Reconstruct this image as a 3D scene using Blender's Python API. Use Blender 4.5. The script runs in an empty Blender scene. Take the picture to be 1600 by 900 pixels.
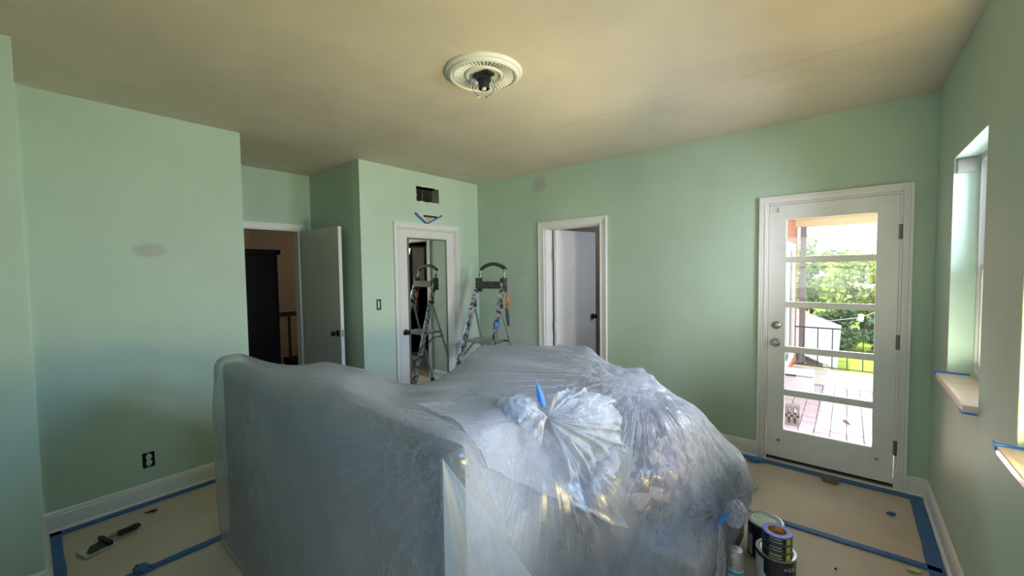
import bpy, bmesh, math, random
import numpy as np
from mathutils import Vector, Matrix, noise

C = bpy.context.scene.collection
S = bpy.context.scene
PI = math.pi
random.seed(7)

# ------------------------------------------------------------------ camera
cam_d = bpy.data.cameras.new('camera')
cam_d.sensor_width = 36.0
cam_d.lens = 632.73 / 1600 * 36.0
cam_d.clip_start = 0.02
cam_d.clip_end = 300
cam = bpy.data.objects.new('camera', cam_d)
C.objects.link(cam)
YAW, PITCH, ROLL = 0.692, 0.0433, -0.0134
fw = Vector((-math.sin(YAW) * math.cos(PITCH), math.cos(YAW) * math.cos(PITCH), -math.sin(PITCH)))
rt = Vector((math.cos(YAW), math.sin(YAW), 0))
up = rt.cross(fw)
rt2 = math.cos(ROLL) * rt + math.sin(ROLL) * up
up2 = -math.sin(ROLL) * rt + math.cos(ROLL) * up
M = Matrix((rt2, up2, -fw)).transposed().to_4x4()
M.translation = Vector((0, 0, 1.562))
cam.matrix_world = M
S.camera = cam

# ------------------------------------------------------------------ view and light
S.view_settings.view_transform = 'Standard'
S.view_settings.look = 'None'
S.view_settings.gamma = 1
S.view_settings.use_curve_mapping = False
S.view_settings.exposure = 0.0
S.cycles.max_bounces = 10
S.cycles.diffuse_bounces = 5
S.cycles.glossy_bounces = 4
S.cycles.transmission_bounces = 6
S.cycles.transparent_max_bounces = 24
S.cycles.sample_clamp_indirect = 6
S.cycles.use_denoising = True

w = bpy.data.worlds.new('sky')
S.world = w
w.use_nodes = True
nt = w.node_tree
bg = nt.nodes['Background']
bg.inputs['Color'].default_value = (0.86, 0.93, 1.0, 1)
bg.inputs['Strength'].default_value = 3.0

sun_d = bpy.data.lights.new('sun', 'SUN')
sun_d.energy = 5.6
sun_d.angle = math.radians(0.6)
sun_d.color = (1.0, 0.96, 0.88)
sun = bpy.data.objects.new('sun', sun_d)
C.objects.link(sun)
sun.rotation_euler = (math.radians(24), math.radians(-10), 0)   # high, from behind the house


def area(name, loc, target, sx, sy, energy, col):
    d = bpy.data.lights.new(name, 'AREA')
    d.shape = 'RECTANGLE'
    d.size, d.size_y, d.energy, d.color = sx, sy, energy, col
    o = bpy.data.objects.new(name, d)
    C.objects.link(o)
    o.location = loc
    o.rotation_euler = (Vector(target) - Vector(loc)).to_track_quat('-Z', 'Z').to_euler()
    return o


# daylight entering by two windows of the right wall and an added unseen third: bluish sky from above,
# sunlit ground (warm, a little green) from below
for yc, e_sky, c_sky, e_ground, c_ground in (
        (2.92, 111, (0.79, 0.80, 1.0), 8, (1.0, 1.0, 0.75)),
        (1.70, 97, (0.35, 0.58, 1.0), 86, (1.0, 0.76, 0.26)),
        (0.45, 18, (0.10, 0.55, 1.0), 2, (1.0, 0.8, 0.4))):
    area('window_skylight', (0.80, yc, 1.95), (-1.6, yc, 0.20), 0.66, 0.9, e_sky, c_sky)
    area('window_groundlight', (0.72, yc, 1.12), (-0.1, yc, 2.67), 0.66, 0.4, e_ground, c_ground)
# daylight at the glazed door: sky over the porch, and light thrown up by the sunlit patio
area('door_skylight', (-0.10, 4.35, 2.35), (-0.5, 2.4, 0.0), 0.8, 0.5, 118, (0.76, 0.76, 1.0))
area('door_patio_light', (-0.10, 4.40, -0.05), (-0.4, 2.0, 2.67), 0.8, 0.5, 32, (1.0, 0.80, 0.66))
# fill light added behind the camera, through a made-up window
area('back_fill_light', (-0.30, -1.85, 1.7), (-0.3, 3.0, 1.0), 1.2, 1.1, 15, (0.85, 1.0, 0.97))
# dim bluish fill added for the open bathroom door; no window there
area('bath_door_fill', (-1.02, 4.25, 1.8), (-2.5, 4.3, 1.2), 0.4, 0.8, 8, (0.75, 0.82, 1.0))
bl = bpy.data.lights.new('bath_fill_point', 'POINT'); bl.energy = 12; bl.color = (1.0, 0.90, 0.78); bl.shadow_soft_size = 0.1  # unseen point light added to lift the dark bathroom in the mirror
blo = bpy.data.objects.new('bath_fill_point', bl); C.objects.link(blo); blo.location = (-2.4, 5.3, 2.3)

# ------------------------------------------------------------------ materials
def new_mat(name):
    m = bpy.data.materials.new(name)
    m.use_nodes = True
    n = m.node_tree.nodes
    l = m.node_tree.links
    return m, n, l, n['Principled BSDF']


def noise_node(n, l, scale, detail=4, rough=0.6, coord='Object', stretch=None):
    tc = n.new('ShaderNodeTexCoord')
    t = n.new('ShaderNodeTexNoise')
    t.inputs['Scale'].default_value = scale
    t.inputs['Detail'].default_value = detail
    t.inputs['Roughness'].default_value = rough
    if stretch:
        mp = n.new('ShaderNodeMapping')
        mp.inputs['Scale'].default_value = stretch
        l.new(tc.outputs[coord], mp.inputs['Vector'])
        l.new(mp.outputs['Vector'], t.inputs['Vector'])
    else:
        l.new(tc.outputs[coord], t.inputs['Vector'])
    return t


def ramp(n, l, fac, stops):
    r = n.new('ShaderNodeValToRGB')
    e = r.color_ramp.elements
    while len(e) < len(stops):
        e.new(0.5)
    for k, (p, c) in enumerate(stops):
        e[k].position = p
        e[k].color = (*c, 1) if len(c) == 3 else c
    l.new(fac, r.inputs['Fac'])
    return r


def mat(name, col, rough=0.6, metal=0.0, var=0.0, scale=8, bump=0.0, bscale=60, stretch=None, spec=0.5, coat=0.0):
    m, n, l, b = new_mat(name)
    b.inputs['Roughness'].default_value = rough
    b.inputs['Metallic'].default_value = metal
    b.inputs['Specular IOR Level'].default_value = spec
    b.inputs['Coat Weight'].default_value = coat
    if var:
        t = noise_node(n, l, scale, stretch=stretch)
        lo = tuple(max(0, c * (1 - var)) for c in col)
        hi = tuple(min(1, c * (1 + var)) for c in col)
        r = ramp(n, l, t.outputs['Fac'], [(0.3, lo), (0.7, hi)])
        l.new(r.outputs['Color'], b.inputs['Base Color'])
    else:
        b.inputs['Base Color'].default_value = (*col, 1)
    if bump:
        t2 = noise_node(n, l, bscale, stretch=stretch)
        bp = n.new('ShaderNodeBump')
        bp.inputs['Strength'].default_value = bump
        bp.inputs['Distance'].default_value = 0.01
        l.new(t2.outputs['Fac'], bp.inputs['Height'])
        l.new(bp.outputs['Normal'], b.inputs['Normal'])
    return m


def masked(name, base, patch_col, blobs, rough=0.6, var=0.05, edge=0.25, bump=0.05):
    """wall paint with filler or primer patches: blobs = (centre, radii) in world metres"""
    m, n, l, b = new_mat(name)
    b.inputs['Roughness'].default_value = rough
    t = noise_node(n, l, 1.3, 5)
    lo = tuple(c * (1 - var) for c in base)
    hi = tuple(c * (1 + var) for c in base)
    r = ramp(n, l, t.outputs['Fac'], [(0.35, lo), (0.65, hi)])
    cur = r.outputs['Color']
    tc = n.new('ShaderNodeTexCoord')
    nz = noise_node(n, l, 9, 4)
    for (c, rad, pc, st) in blobs:
        sub = n.new('ShaderNodeVectorMath'); sub.operation = 'SUBTRACT'
        l.new(tc.outputs['Object'], sub.inputs[0]); sub.inputs[1].default_value = c
        dv = n.new('ShaderNodeVectorMath'); dv.operation = 'DIVIDE'
        l.new(sub.outputs[0], dv.inputs[0]); dv.inputs[1].default_value = rad
        ln = n.new('ShaderNodeVectorMath'); ln.operation = 'LENGTH'
        l.new(dv.outputs[0], ln.inputs[0])
        ad = n.new('ShaderNodeMath'); ad.operation = 'MULTIPLY_ADD'
        l.new(nz.outputs['Fac'], ad.inputs[0]); ad.inputs[1].default_value = 0.7
        l.new(ln.outputs['Value'], ad.inputs[2])
        mr = n.new('ShaderNodeMapRange')
        mr.inputs['From Min'].default_value = 1.35 + edge; mr.inputs['From Max'].default_value = 1.35 - edge
        mr.inputs['To Max'].default_value = st
        l.new(ad.outputs[0], mr.inputs['Value'])
        mx = n.new('ShaderNodeMix'); mx.data_type = 'RGBA'
        l.new(mr.outputs[0], mx.inputs['Factor'])
        l.new(cur, mx.inputs['A']); mx.inputs['B'].default_value = (*pc, 1)
        cur = mx.outputs['Result']
    l.new(cur, b.inputs['Base Color'])
    t2 = noise_node(n, l, 220, 3)
    bp = n.new('ShaderNodeBump'); bp.inputs['Strength'].default_value = bump; bp.inputs['Distance'].default_value = 0.003
    l.new(t2.outputs['Fac'], bp.inputs['Height']); l.new(bp.outputs['Normal'], b.inputs['Normal'])
    return m


GREEN = (0.43, 0.555, 0.445)
FILL = (0.37, 0.37, 0.34)
PRIM = (0.52, 0.58, 0.55)
m_wall = masked('green_paint', GREEN, FILL, [])
m_wall_left = masked('green_paint_left', GREEN, FILL, [((-3.7, 0.562, 1.734), (9, 0.085, 0.045), FILL, 0.75)])
m_wall_door = masked('green_paint_door_wall', GREEN, FILL, [
    ((-2.723, 3.79, 2.537), (0.10, 9, 0.085), FILL, 0.7),
    ((-2.952, 3.79, 1.421), (0.07, 9, 0.075), (0.50, 0.60, 0.53), 0.7),
    ((-3.15, 3.79, 0.35), (0.62, 9, 0.62), PRIM, 0.8)])
m_wall_closet = masked('green_paint_closet_wall', (0.50, 0.63, 0.51), FILL, [
    ((-3.7, 3.55, 0.7), (9, 0.10, 0.7), PRIM, 0.6)])
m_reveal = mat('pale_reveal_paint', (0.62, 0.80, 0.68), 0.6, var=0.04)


def ceiling_mat():
    m, n, l, b = new_mat('taupe_ceiling_paint')
    b.inputs['Roughness'].default_value = 0.75
    t = noise_node(n, l, 0.9, 5, 0.55)
    r = ramp(n, l, t.outputs['Fac'], [(0.32, (0.51, 0.465, 0.385)), (0.5, (0.60, 0.54, 0.45)), (0.68, (0.66, 0.60, 0.505))])
    # faint roller bands and taped board joints along x and y
    tc = n.new('ShaderNodeTexCoord')
    sep = n.new('ShaderNodeSeparateXYZ'); l.new(tc.outputs['Object'], sep.inputs[0])
    cur = r.outputs['Color']
    for ax, pos, wd in (('Y', 1.72, 0.02), ('Y', 2.72, 0.03), ('X', -2.35, 0.03), ('Y', 0.42, 0.03)):
        a = n.new('ShaderNodeMath'); a.operation = 'SUBTRACT'; l.new(sep.outputs[ax], a.inputs[0]); a.inputs[1].default_value = pos
        ab = n.new('ShaderNodeMath'); ab.operation = 'ABSOLUTE'; l.new(a.outputs[0], ab.inputs[0])
        mr = n.new('ShaderNodeMapRange'); mr.inputs['From Min'].default_value = wd; mr.inputs['From Max'].default_value = wd * 0.2
        mr.inputs['To Max'].default_value = 0.35
        l.new(ab.outputs[0], mr.inputs['Value'])
        nz = noise_node(n, l, 1.6, 3)
        mu = n.new('ShaderNodeMath'); mu.operation = 'MULTIPLY'
        rr = n.new('ShaderNodeMapRange'); rr.inputs['From Min'].default_value = 0.42; rr.inputs['From Max'].default_value = 0.62
        l.new(nz.outputs['Fac'], rr.inputs['Value'])
        l.new(mr.outputs[0], mu.inputs[0]); l.new(rr.outputs[0], mu.inputs[1])
        mx = n.new('ShaderNodeMix'); mx.data_type = 'RGBA'
        l.new(mu.outputs[0], mx.inputs['Factor']); l.new(cur, mx.inputs['A']); mx.inputs['B'].default_value = (0.45, 0.42, 0.34, 1)
        cur = mx.outputs['Result']
    l.new(cur, b.inputs['Base Color'])
    t2 = noise_node(n, l, 2.2, 4)
    bp = n.new('ShaderNodeBump'); bp.inputs['Strength'].default_value = 0.25; bp.inputs['Distance'].default_value = 0.02
    l.new(t2.outputs['Fac'], bp.inputs['Height']); l.new(bp.outputs['Normal'], b.inputs['Normal'])
    return m


m_ceil = ceiling_mat()
m_trim = mat('white_gloss_trim', (0.74, 0.73, 0.72), 0.35, var=0.03, scale=5)
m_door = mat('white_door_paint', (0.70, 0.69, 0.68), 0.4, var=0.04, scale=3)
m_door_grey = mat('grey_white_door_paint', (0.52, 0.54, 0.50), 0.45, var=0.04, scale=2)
m_extdoor = mat('exterior_door_paint', (0.74, 0.75, 0.74), 0.4, var=0.04, scale=4)
m_paper = mat('kraft_floor_paper', (0.58, 0.48, 0.40), 0.62, var=0.10, scale=1.6, bump=0.35, bscale=5)
m_tape = mat('blue_masking_tape', (0.04, 0.13, 0.34), 0.55, var=0.15, scale=30, bump=0.2, bscale=80)
m_tape_bright = mat('bright_blue_tape', (0.03, 0.20, 0.75), 0.5, var=0.1, scale=30)
m_wood_floor = mat('hidden_floor', (0.25, 0.17, 0.10), 0.5, var=0.2)
m_black = mat('black_plastic', (0.012, 0.012, 0.012), 0.45)
m_dark = mat('dark_metal', (0.05, 0.05, 0.05), 0.4, 0.6)
m_bronze = mat('dark_bronze_knob', (0.05, 0.042, 0.035), 0.3, 0.8)
m_nickel = mat('brushed_nickel', (0.42, 0.42, 0.40), 0.28, 0.9, var=0.1, scale=40)
m_steel = mat('hinge_steel', (0.22, 0.22, 0.21), 0.4, 0.8)
m_white_plastic = mat('white_plastic', (0.75, 0.75, 0.74), 0.4)
m_plaster = mat('white_plaster', (0.64, 0.64, 0.60), 0.6, var=0.04)
m_raw = mat('raw_wallboard', (0.60, 0.62, 0.54), 0.8, var=0.12, scale=40)
m_void = mat('dark_cavity', (0.03, 0.033, 0.03), 0.8)
m_duct = mat('galvanised_duct', (0.20, 0.20, 0.19), 0.5, 0.5, var=0.3, scale=8)
m_sill = mat('peach_marble_sill', (0.90, 0.70, 0.60), 0.25, var=0.08, scale=14)
m_brass = mat('brass_wire', (0.55, 0.42, 0.12), 0.35, 0.9)
m_tan_wall = mat('tan_hall_paint', (0.42, 0.30, 0.19), 0.7, var=0.04)
m_darkwood = mat('near_black_wood', (0.004, 0.004, 0.005), 0.6, var=0.2, spec=0.1)
m_railwood = mat('dark_brown_rail', (0.03, 0.018, 0.012), 0.35)
m_bath = mat('bath_taupe_wall', (0.32, 0.29, 0.26), 0.7)


def mat_alu():
    m, n, l, b = new_mat('paint_spattered_aluminium')
    b.inputs['Metallic'].default_value = 0.75
    b.inputs['Roughness'].default_value = 0.42
    t = noise_node(n, l, 22, 5, 0.7)
    r = ramp(n, l, t.outputs['Fac'], [(0.0, (0.03, 0.03, 0.03)), (0.44, (0.05, 0.05, 0.05)), (0.48, (0.42, 0.43, 0.45)), (0.58, (0.50, 0.51, 0.53)), (0.62, (0.85, 0.85, 0.86))])
    l.new(r.outputs['Color'], b.inputs['Base Color'])
    return m


def mat_spatter():
    m, n, l, b = new_mat('paint_spattered_black_plastic')
    b.inputs['Roughness'].default_value = 0.5
    t = noise_node(n, l, 60, 5, 0.7)
    r = ramp(n, l, t.outputs['Fac'], [(0.0, (0.02, 0.02, 0.02)), (0.56, (0.025, 0.025, 0.025)), (0.60, (0.22, 0.24, 0.22)), (0.72, (0.5, 0.52, 0.5))])
    l.new(r.outputs['Color'], b.inputs['Base Color'])
    return m


m_alu = mat_alu()
m_alu_plain = mat('dull_aluminium', (0.42, 0.43, 0.42), 0.4, 0.85, var=0.2, scale=20)
m_spat = mat_spatter()


def mat_mirror():
    m, n, l, b = new_mat('mirror_glass')
    b.inputs['Base Color'].default_value = (0.74, 0.77, 0.73, 1)
    b.inputs['Metallic'].default_value = 1
    b.inputs['Roughness'].default_value = 0.015
    return m


def mat_glass():
    m, n, l, b = new_mat('window_glass')
    n.remove(b)
    out = n['Material Output']
    tr = n.new('ShaderNodeBsdfTransparent'); tr.inputs['Color'].default_value = (0.93, 0.95, 0.94, 1)
    gl = n.new('ShaderNodeBsdfGlossy'); gl.inputs['Roughness'].default_value = 0.03
    fr = n.new('ShaderNodeFresnel'); fr.inputs['IOR'].default_value = 1.45
    dust = n.new('ShaderNodeBsdfTranslucent'); dust.inputs['Color'].default_value = (0.8, 0.8, 0.8, 1)
    dm_ = n.new('ShaderNodeMixShader'); dm_.inputs['Fac'].default_value = 0.012
    l.new(tr.outputs[0], dm_.inputs[1]); l.new(dust.outputs[0], dm_.inputs[2])
    mx = n.new('ShaderNodeMixShader')
    l.new(fr.outputs[0], mx.inputs['Fac']); l.new(dm_.outputs[0], mx.inputs[1]); l.new(gl.outputs[0], mx.inputs[2])
    l.new(mx.outputs[0], out.inputs['Surface'])
    return m


m_mirror = mat_mirror()
m_glass = mat_glass()


def mat_film(name, haze, tint, rough=0.22, crease=1.0, scale=6, gloss=0.12):
    """thin polythene drop sheet: see-through, milky where it is creased, glossy along folds"""
    m, n, l, b = new_mat(name)
    n.remove(b)
    out = n['Material Output']
    tc = n.new('ShaderNodeTexCoord')
    # crinkle: ridged noise used for relief and for milkiness
    t1 = n.new('ShaderNodeTexNoise'); t1.inputs['Scale'].default_value = scale; t1.inputs['Detail'].default_value = 6; t1.inputs['Roughness'].default_value = 0.62
    t1.inputs['Distortion'].default_value = 1.2
    l.new(tc.outputs['Object'], t1.inputs['Vector'])
    s = n.new('ShaderNodeMath'); s.operation = 'SUBTRACT'; l.new(t1.outputs['Fac'], s.inputs[0]); s.inputs[1].default_value = 0.5
    a = n.new('ShaderNodeMath'); a.operation = 'ABSOLUTE'; l.new(s.outputs[0], a.inputs[0])
    rg = n.new('ShaderNodeMapRange'); rg.inputs['From Min'].default_value = 0.035; rg.inputs['From Max'].default_value = 0.0
    l.new(a.outputs[0], rg.inputs['Value'])
    bp = n.new('ShaderNodeBump'); bp.inputs['Strength'].default_value = 0.55 * crease; bp.inputs['Distance'].default_value = 0.02
    l.new(rg.outputs[0], bp.inputs['Height'])
    t3 = n.new('ShaderNodeTexNoise'); t3.inputs['Scale'].default_value = scale * 3; t3.inputs['Detail'].default_value = 3
    l.new(tc.outputs['Object'], t3.inputs['Vector'])
    bp2 = n.new('ShaderNodeBump'); bp2.inputs['Strength'].default_value = 0.25 * crease; bp2.inputs['Distance'].default_value = 0.02
    l.new(t3.outputs['Fac'], bp2.inputs['Height']); l.new(bp.outputs['Normal'], bp2.inputs['Normal'])
    df = n.new('ShaderNodeBsdfDiffuse'); df.inputs['Color'].default_value = (*tint, 1)
    tl = n.new('ShaderNodeBsdfTranslucent'); tl.inputs['Color'].default_value = (*tint, 1)
    dm = n.new('ShaderNodeMixShader'); dm.inputs['Fac'].default_value = 0.35
    l.new(df.outputs[0], dm.inputs[1]); l.new(tl.outputs[0], dm.inputs[2])
    tr = n.new('ShaderNodeBsdfTransparent'); tr.inputs['Color'].default_value = (0.97, 0.98, 1.0, 1)
    # haze grows on creases and at grazing angle
    lw = n.new('ShaderNodeLayerWeight'); lw.inputs['Blend'].default_value = 0.35
    hz = n.new('ShaderNodeMath'); hz.operation = 'MULTIPLY_ADD'
    l.new(rg.outputs[0], hz.inputs[0]); hz.inputs[1].default_value = 0.22 * crease; hz.inputs[2].default_value = haze
    h2 = n.new('ShaderNodeMath'); h2.operation = 'MULTIPLY_ADD'; h2.use_clamp = True
    l.new(lw.outputs['Facing'], h2.inputs[0]); h2.inputs[1].default_value = 0.30; l.new(hz.outputs[0], h2.inputs[2])
    m1 = n.new('ShaderNodeMixShader')
    l.new(h2.outputs[0], m1.inputs['Fac']); l.new(tr.outputs[0], m1.inputs[1]); l.new(dm.outputs[0], m1.inputs[2])
    gl = n.new('ShaderNodeBsdfGlossy'); gl.inputs['Roughness'].default_value = rough
    l.new(bp2.outputs['Normal'], gl.inputs['Normal']); l.new(bp2.outputs['Normal'], df.inputs['Normal'])
    fr = n.new('ShaderNodeFresnel'); fr.inputs['IOR'].default_value = 1.5; l.new(bp2.outputs['Normal'], fr.inputs['Normal'])
    fm = n.new('ShaderNodeMath'); fm.operation = 'MULTIPLY_ADD'; fm.use_clamp = True
    l.new(fr.outputs[0], fm.inputs[0]); fm.inputs[1].default_value = 1.4; fm.inputs[2].default_value = gloss * 0.3
    m2 = n.new('ShaderNodeMixShader')
    l.new(fm.outputs[0], m2.inputs['Fac']); l.new(m1.outputs[0], m2.inputs[1]); l.new(gl.outputs[0], m2.inputs[2])
    l.new(m2.outputs[0], out.inputs['Surface'])
    return m


m_film = mat_film('clear_polythene', 0.30, (0.86, 0.88, 0.95))
m_film_thick = mat_film('milky_polythene', 0.55, (0.84, 0.86, 0.96), crease=1.3, scale=14)

# ------------------------------------------------------------------ mesh helpers
class MB:
    def __init__(self): self.bm = bmesh.new()

    def box(self, a, b, bev=0.0, rot=None, org=None):
        a = Vector(a); b = Vector(b)
        c = (a + b) / 2; s = b - a
        r = bmesh.ops.create_cube(self.bm, size=1)
        vs = r['verts']
        mt = Matrix.Translation(c) @ Matrix.Diagonal((abs(s.x), abs(s.y), abs(s.z), 1))
        if rot is not None:
            o = Vector(org) if org is not None else c
            mt = Matrix.Translation(o) @ rot @ Matrix.Translation(-o) @ mt
        bmesh.ops.transform(self.bm, matrix=mt, verts=vs)
        if bev > 0:
            es = list({e for v in vs for e in v.link_edges})
            bmesh.ops.bevel(self.bm, geom=es, offset=bev, segments=2, profile=0.7, affect='EDGES')
        return self

    def cyl(self, p0, p1, r0, r1=None, seg=20, caps=True):
        p0 = Vector(p0); p1 = Vector(p1); d = p1 - p0
        q = d.to_track_quat('Z', 'Y').to_matrix().to_4x4()
        r = bmesh.ops.create_cone(self.bm, cap_ends=caps, segments=seg, radius1=r0, radius2=r0 if r1 is None else r1, depth=d.length)
        bmesh.ops.transform(self.bm, matrix=Matrix.Translation((p0 + p1) / 2) @ q, verts=r['verts'])
        return self

    def tube(self, pts, r, seg=8, flat=1.0):
        pts = [Vector(p) for p in pts]
        rings = []
        upv = Vector((0, 0, 1))
        for i, p in enumerate(pts):
            t = (pts[min(i + 1, len(pts) - 1)] - pts[max(i - 1, 0)]).normalized()
            sd = t.cross(upv)
            if sd.length < 1e-3: sd = t.cross(Vector((0, 1, 0)))
            sd.normalize(); u2 = sd.cross(t).normalized()
            rr = r[i] if isinstance(r, (list, tuple)) else r
            rings.append([self.bm.verts.new(p + sd * math.cos(k / seg * 2 * PI) * rr + u2 * math.sin(k / seg * 2 * PI) * rr * flat) for k in range(seg)])
        for a, b in zip(rings, rings[1:]):
            for k in range(seg):
                self.bm.faces.new((a[k], a[(k + 1) % seg], b[(k + 1) % seg], b[k]))
        self.bm.faces.new(list(reversed(rings[0]))); self.bm.faces.new(rings[-1])
        return self

    def lathe(self, prof, c=(0, 0, 0), axis='Z', seg=40, close=False):
        c = Vector(c); rings = []
        for (r, h) in prof:
            ring = []
            for k in range(seg):
                a = k / seg * 2 * PI
                x, y = r * math.cos(a), r * math.sin(a)
                v = {'Z': Vector((x, y, h)), 'Y': Vector((x, h, y)), 'X': Vector((h, x, y))}[axis]
                ring.append(self.bm.verts.new(c + v))
            rings.append(ring)
        pr = list(zip(rings, rings[1:])) + ([(rings[-1], rings[0])] if close else [])
        for a, b in pr:
            for k in range(seg):
                self.bm.faces.new((a[k], a[(k + 1) % seg], b[(k + 1) % seg], b[k]))
        if not close:
            if prof[0][0] > 1e-4: self.bm.faces.new(list(reversed(rings[0])))
            if prof[-1][0] > 1e-4: self.bm.faces.new(rings[-1])
        return self

    def prism(self, pts, d):
        """polygon pts (3d, planar) extruded by vector d"""
        d = Vector(d)
        a = [self.bm.verts.new(Vector(p)) for p in pts]; b = [self.bm.verts.new(Vector(p) + d) for p in pts]
        self.bm.faces.new(a); self.bm.faces.new(list(reversed(b)))
        for k in range(len(a)):
            k2 = (k + 1) % len(a); self.bm.faces.new((a[k2], a[k], b[k], b[k2]))
        return self

    def quads(self, grid):
        vs = [[self.bm.verts.new(Vector(p)) for p in row] for row in grid]
        for i in range(len(vs) - 1):
            for j in range(len(vs[0]) - 1):
                self.bm.faces.new((vs[i][j], vs[i + 1][j], vs[i + 1][j + 1], vs[i][j + 1]))
        return self

    def build(self, name, m, parent=None, smooth=None, loc=None):
        bm = self.bm
        bmesh.ops.remove_doubles(bm, verts=bm.verts, dist=1e-6)
        bmesh.ops.recalc_face_normals(bm, faces=bm.faces)
        me = bpy.data.meshes.new(name); bm.to_mesh(me); bm.free()
        me.materials.append(m)
        if smooth is not None:
            for p in me.polygons: p.use_smooth = True
            try: me.set_sharp_from_angle(angle=math.radians(smooth))
            except Exception: pass
        o = bpy.data.objects.new(name, me); C.objects.link(o)
        if parent is not None: o.parent = parent
        return o


def tag(o, label=None, cat=None, group=None, kind=None):
    if label: o['label'] = label
    if cat: o['category'] = cat
    if group: o['group'] = group
    if kind: o['kind'] = kind
    return o


def rebase(o, base):
    """put the origin of a mesh thing (built in world space) at its base"""
    b = Vector(base)
    o.data.transform(Matrix.Translation(-b)); o.location = b
    return o


def thing(name, base, label, cat, group=None, rz=0.0):
    o = bpy.data.objects.new(name, None); C.objects.link(o)
    o.empty_display_size = 0.1
    o.location = base; o.rotation_euler = (0, 0, rz)
    return tag(o, label, cat, group)


def struct(o): return tag(o, kind='structure')


def wall(name, axis, plane, thick, u0, u1, z0, z1, holes, m):
    """slab: axis 'x' = the wall lies in a plane of constant x; thick signed away from the room"""
    us = sorted({u0, u1, *[h[0] for h in holes], *[h[1] for h in holes]})
    zs = sorted({z0, z1, *[h[2] for h in holes], *[h[3] for h in holes]})
    mb = MB()
    def solid(i, j):
        if i < 0 or j < 0 or i >= len(us) - 1 or j >= len(zs) - 1: return False
        uc, zc = (us[i] + us[i + 1]) / 2, (zs[j] + zs[j + 1]) / 2
        return not any(h[0] < uc < h[1] and h[2] < zc < h[3] for h in holes)
    def P(u, z, d): return Vector((plane + d, u, z)) if axis == 'x' else Vector((u, plane + d, z))
    def q(*c): mb.bm.faces.new([mb.bm.verts.new(v) for v in c])
    for i in range(len(us) - 1):
        for j in range(len(zs) - 1):
            if not solid(i, j): continue
            a, b, c, d = us[i], us[i + 1], zs[j], zs[j + 1]
            for t in (0, thick): q(P(a, c, t), P(b, c, t), P(b, d, t), P(a, d, t))
            if not solid(i - 1, j): q(P(a, c, 0), P(a, d, 0), P(a, d, thick), P(a, c, thick))
            if not solid(i + 1, j): q(P(b, c, 0), P(b, d, 0), P(b, d, thick), P(b, c, thick))
            if not solid(i, j - 1): q(P(a, c, 0), P(b, c, 0), P(b, c, thick), P(a, c, thick))
            if not solid(i, j + 1): q(P(a, d, 0), P(b, d, 0), P(b, d, thick), P(a, d, thick))
    bmesh.ops.remove_doubles(mb.bm, verts=mb.bm.verts, dist=1e-5)
    return struct(mb.build(name, m))


def copy_tree(o, parent=None):
    c = o.copy(); C.objects.link(c); c.parent = parent
    for ch in list(o.children): copy_tree(ch, c)
    return c

# ------------------------------------------------------------------ room shell
H = 2.67
XR, YB, XL, XD = 0.437, 3.79, -3.70, -4.77
Y1, Y2 = 1.135, 2.14            # mouth of the alcove
W1 = (2.56, 3.27, 0.955, 2.14)
W2 = (1.345, 2.055, 0.955, 2.14)
W3_ADDED = (0.10, 0.81, 0.955, 2.14)  # unseen window, added to bring more light into the room
struct(rebase(MB().box((-5.0, -1.5, -0.10), (0.62, 4.0, -0.002)).build('floor', m_wood_floor), (-2, 1, 0)))
struct(MB().box((-5.0, -1.6, H), (0.62, 4.0, H + 0.15)).build('ceiling', m_ceil))
wall('wall_right', 'x', XR, 0.22, -1.5, YB + 0.14, 0, H, [W1, W2, W3_ADDED], m_wall)
DOORX = (-0.50, 0.283, 0.0, 2.06)
BATH = (-2.655, -1.955, 0.0, 2.03)
wall('wall_exterior_door', 'y', YB, 0.14, XL, XR, 0, H, [DOORX, BATH], m_wall_door)
CLOS = (2.565, 3.385, 0.0, 2.045)
VENT = (2.815, 3.148, 2.345, 2.52)
SWB = (2.293, 2.345, 1.175, 1.285)
wall('wall_closet', 'x', XL, -0.13, Y2, YB + 0.14, 0, H, [CLOS, VENT, SWB], m_wall_closet)
wall('wall_alcove_side', 'y', Y2, 0.10, XD, XL - 0.13, 0, H, [], m_wall)
ALC = (1.235, 2.01, 0.0, 2.045)
wall('wall_alcove', 'x', XD, -0.12, Y1 - 0.1, Y2 + 0.1, 0, H, [ALC], m_wall)
OUT = (0.470, 0.535, 0.235, 0.340)
wall('wall_left', 'x', XL, -0.13, 0.014, Y1, 0, H, [OUT], m_wall_left)
wall('wall_alcove_return', 'y', Y1, -0.10, XD, XL - 0.13, 0, H, [], m_wall)
wall('wall_chase', 'x', -2.993, -0.70, -1.5, 0.012, 0, H, [], m_wall)
wall('wall_back', 'y', -1.5, -0.12, -3.7, XR + 0.2, 0, H, [(-0.95, 0.35, 0.955, 2.14)], m_wall)

def baseboard(name, a, b, inward):
    """a, b: floor points along the wall face; inward: unit normal into the room"""
    a = Vector((*a, 0)); b = Vector((*b, 0)); n_ = Vector((*inward, 0))
    prof = [(0, 0.003), (0.026, 0.003), (0.026, 0.012), (0.018, 0.024), (0.014, 0.026), (0.014, 0.104), (0.011, 0.110), (0.011, 0.122), (0.006, 0.131), (0, 0.133)]
    mb = MB()
    ra = [mb.bm.verts.new(a + n_ * d + Vector((0, 0, z))) for d, z in prof]
    rb = [mb.bm.verts.new(b + n_ * d + Vector((0, 0, z))) for d, z in prof]
    for k in range(len(prof) - 1): mb.bm.faces.new((ra[k], ra[k + 1], rb[k + 1], rb[k]))
    mb.bm.faces.new(ra); mb.bm.faces.new(list(reversed(rb)))
    return struct(mb.build(name, m_trim))

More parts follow.
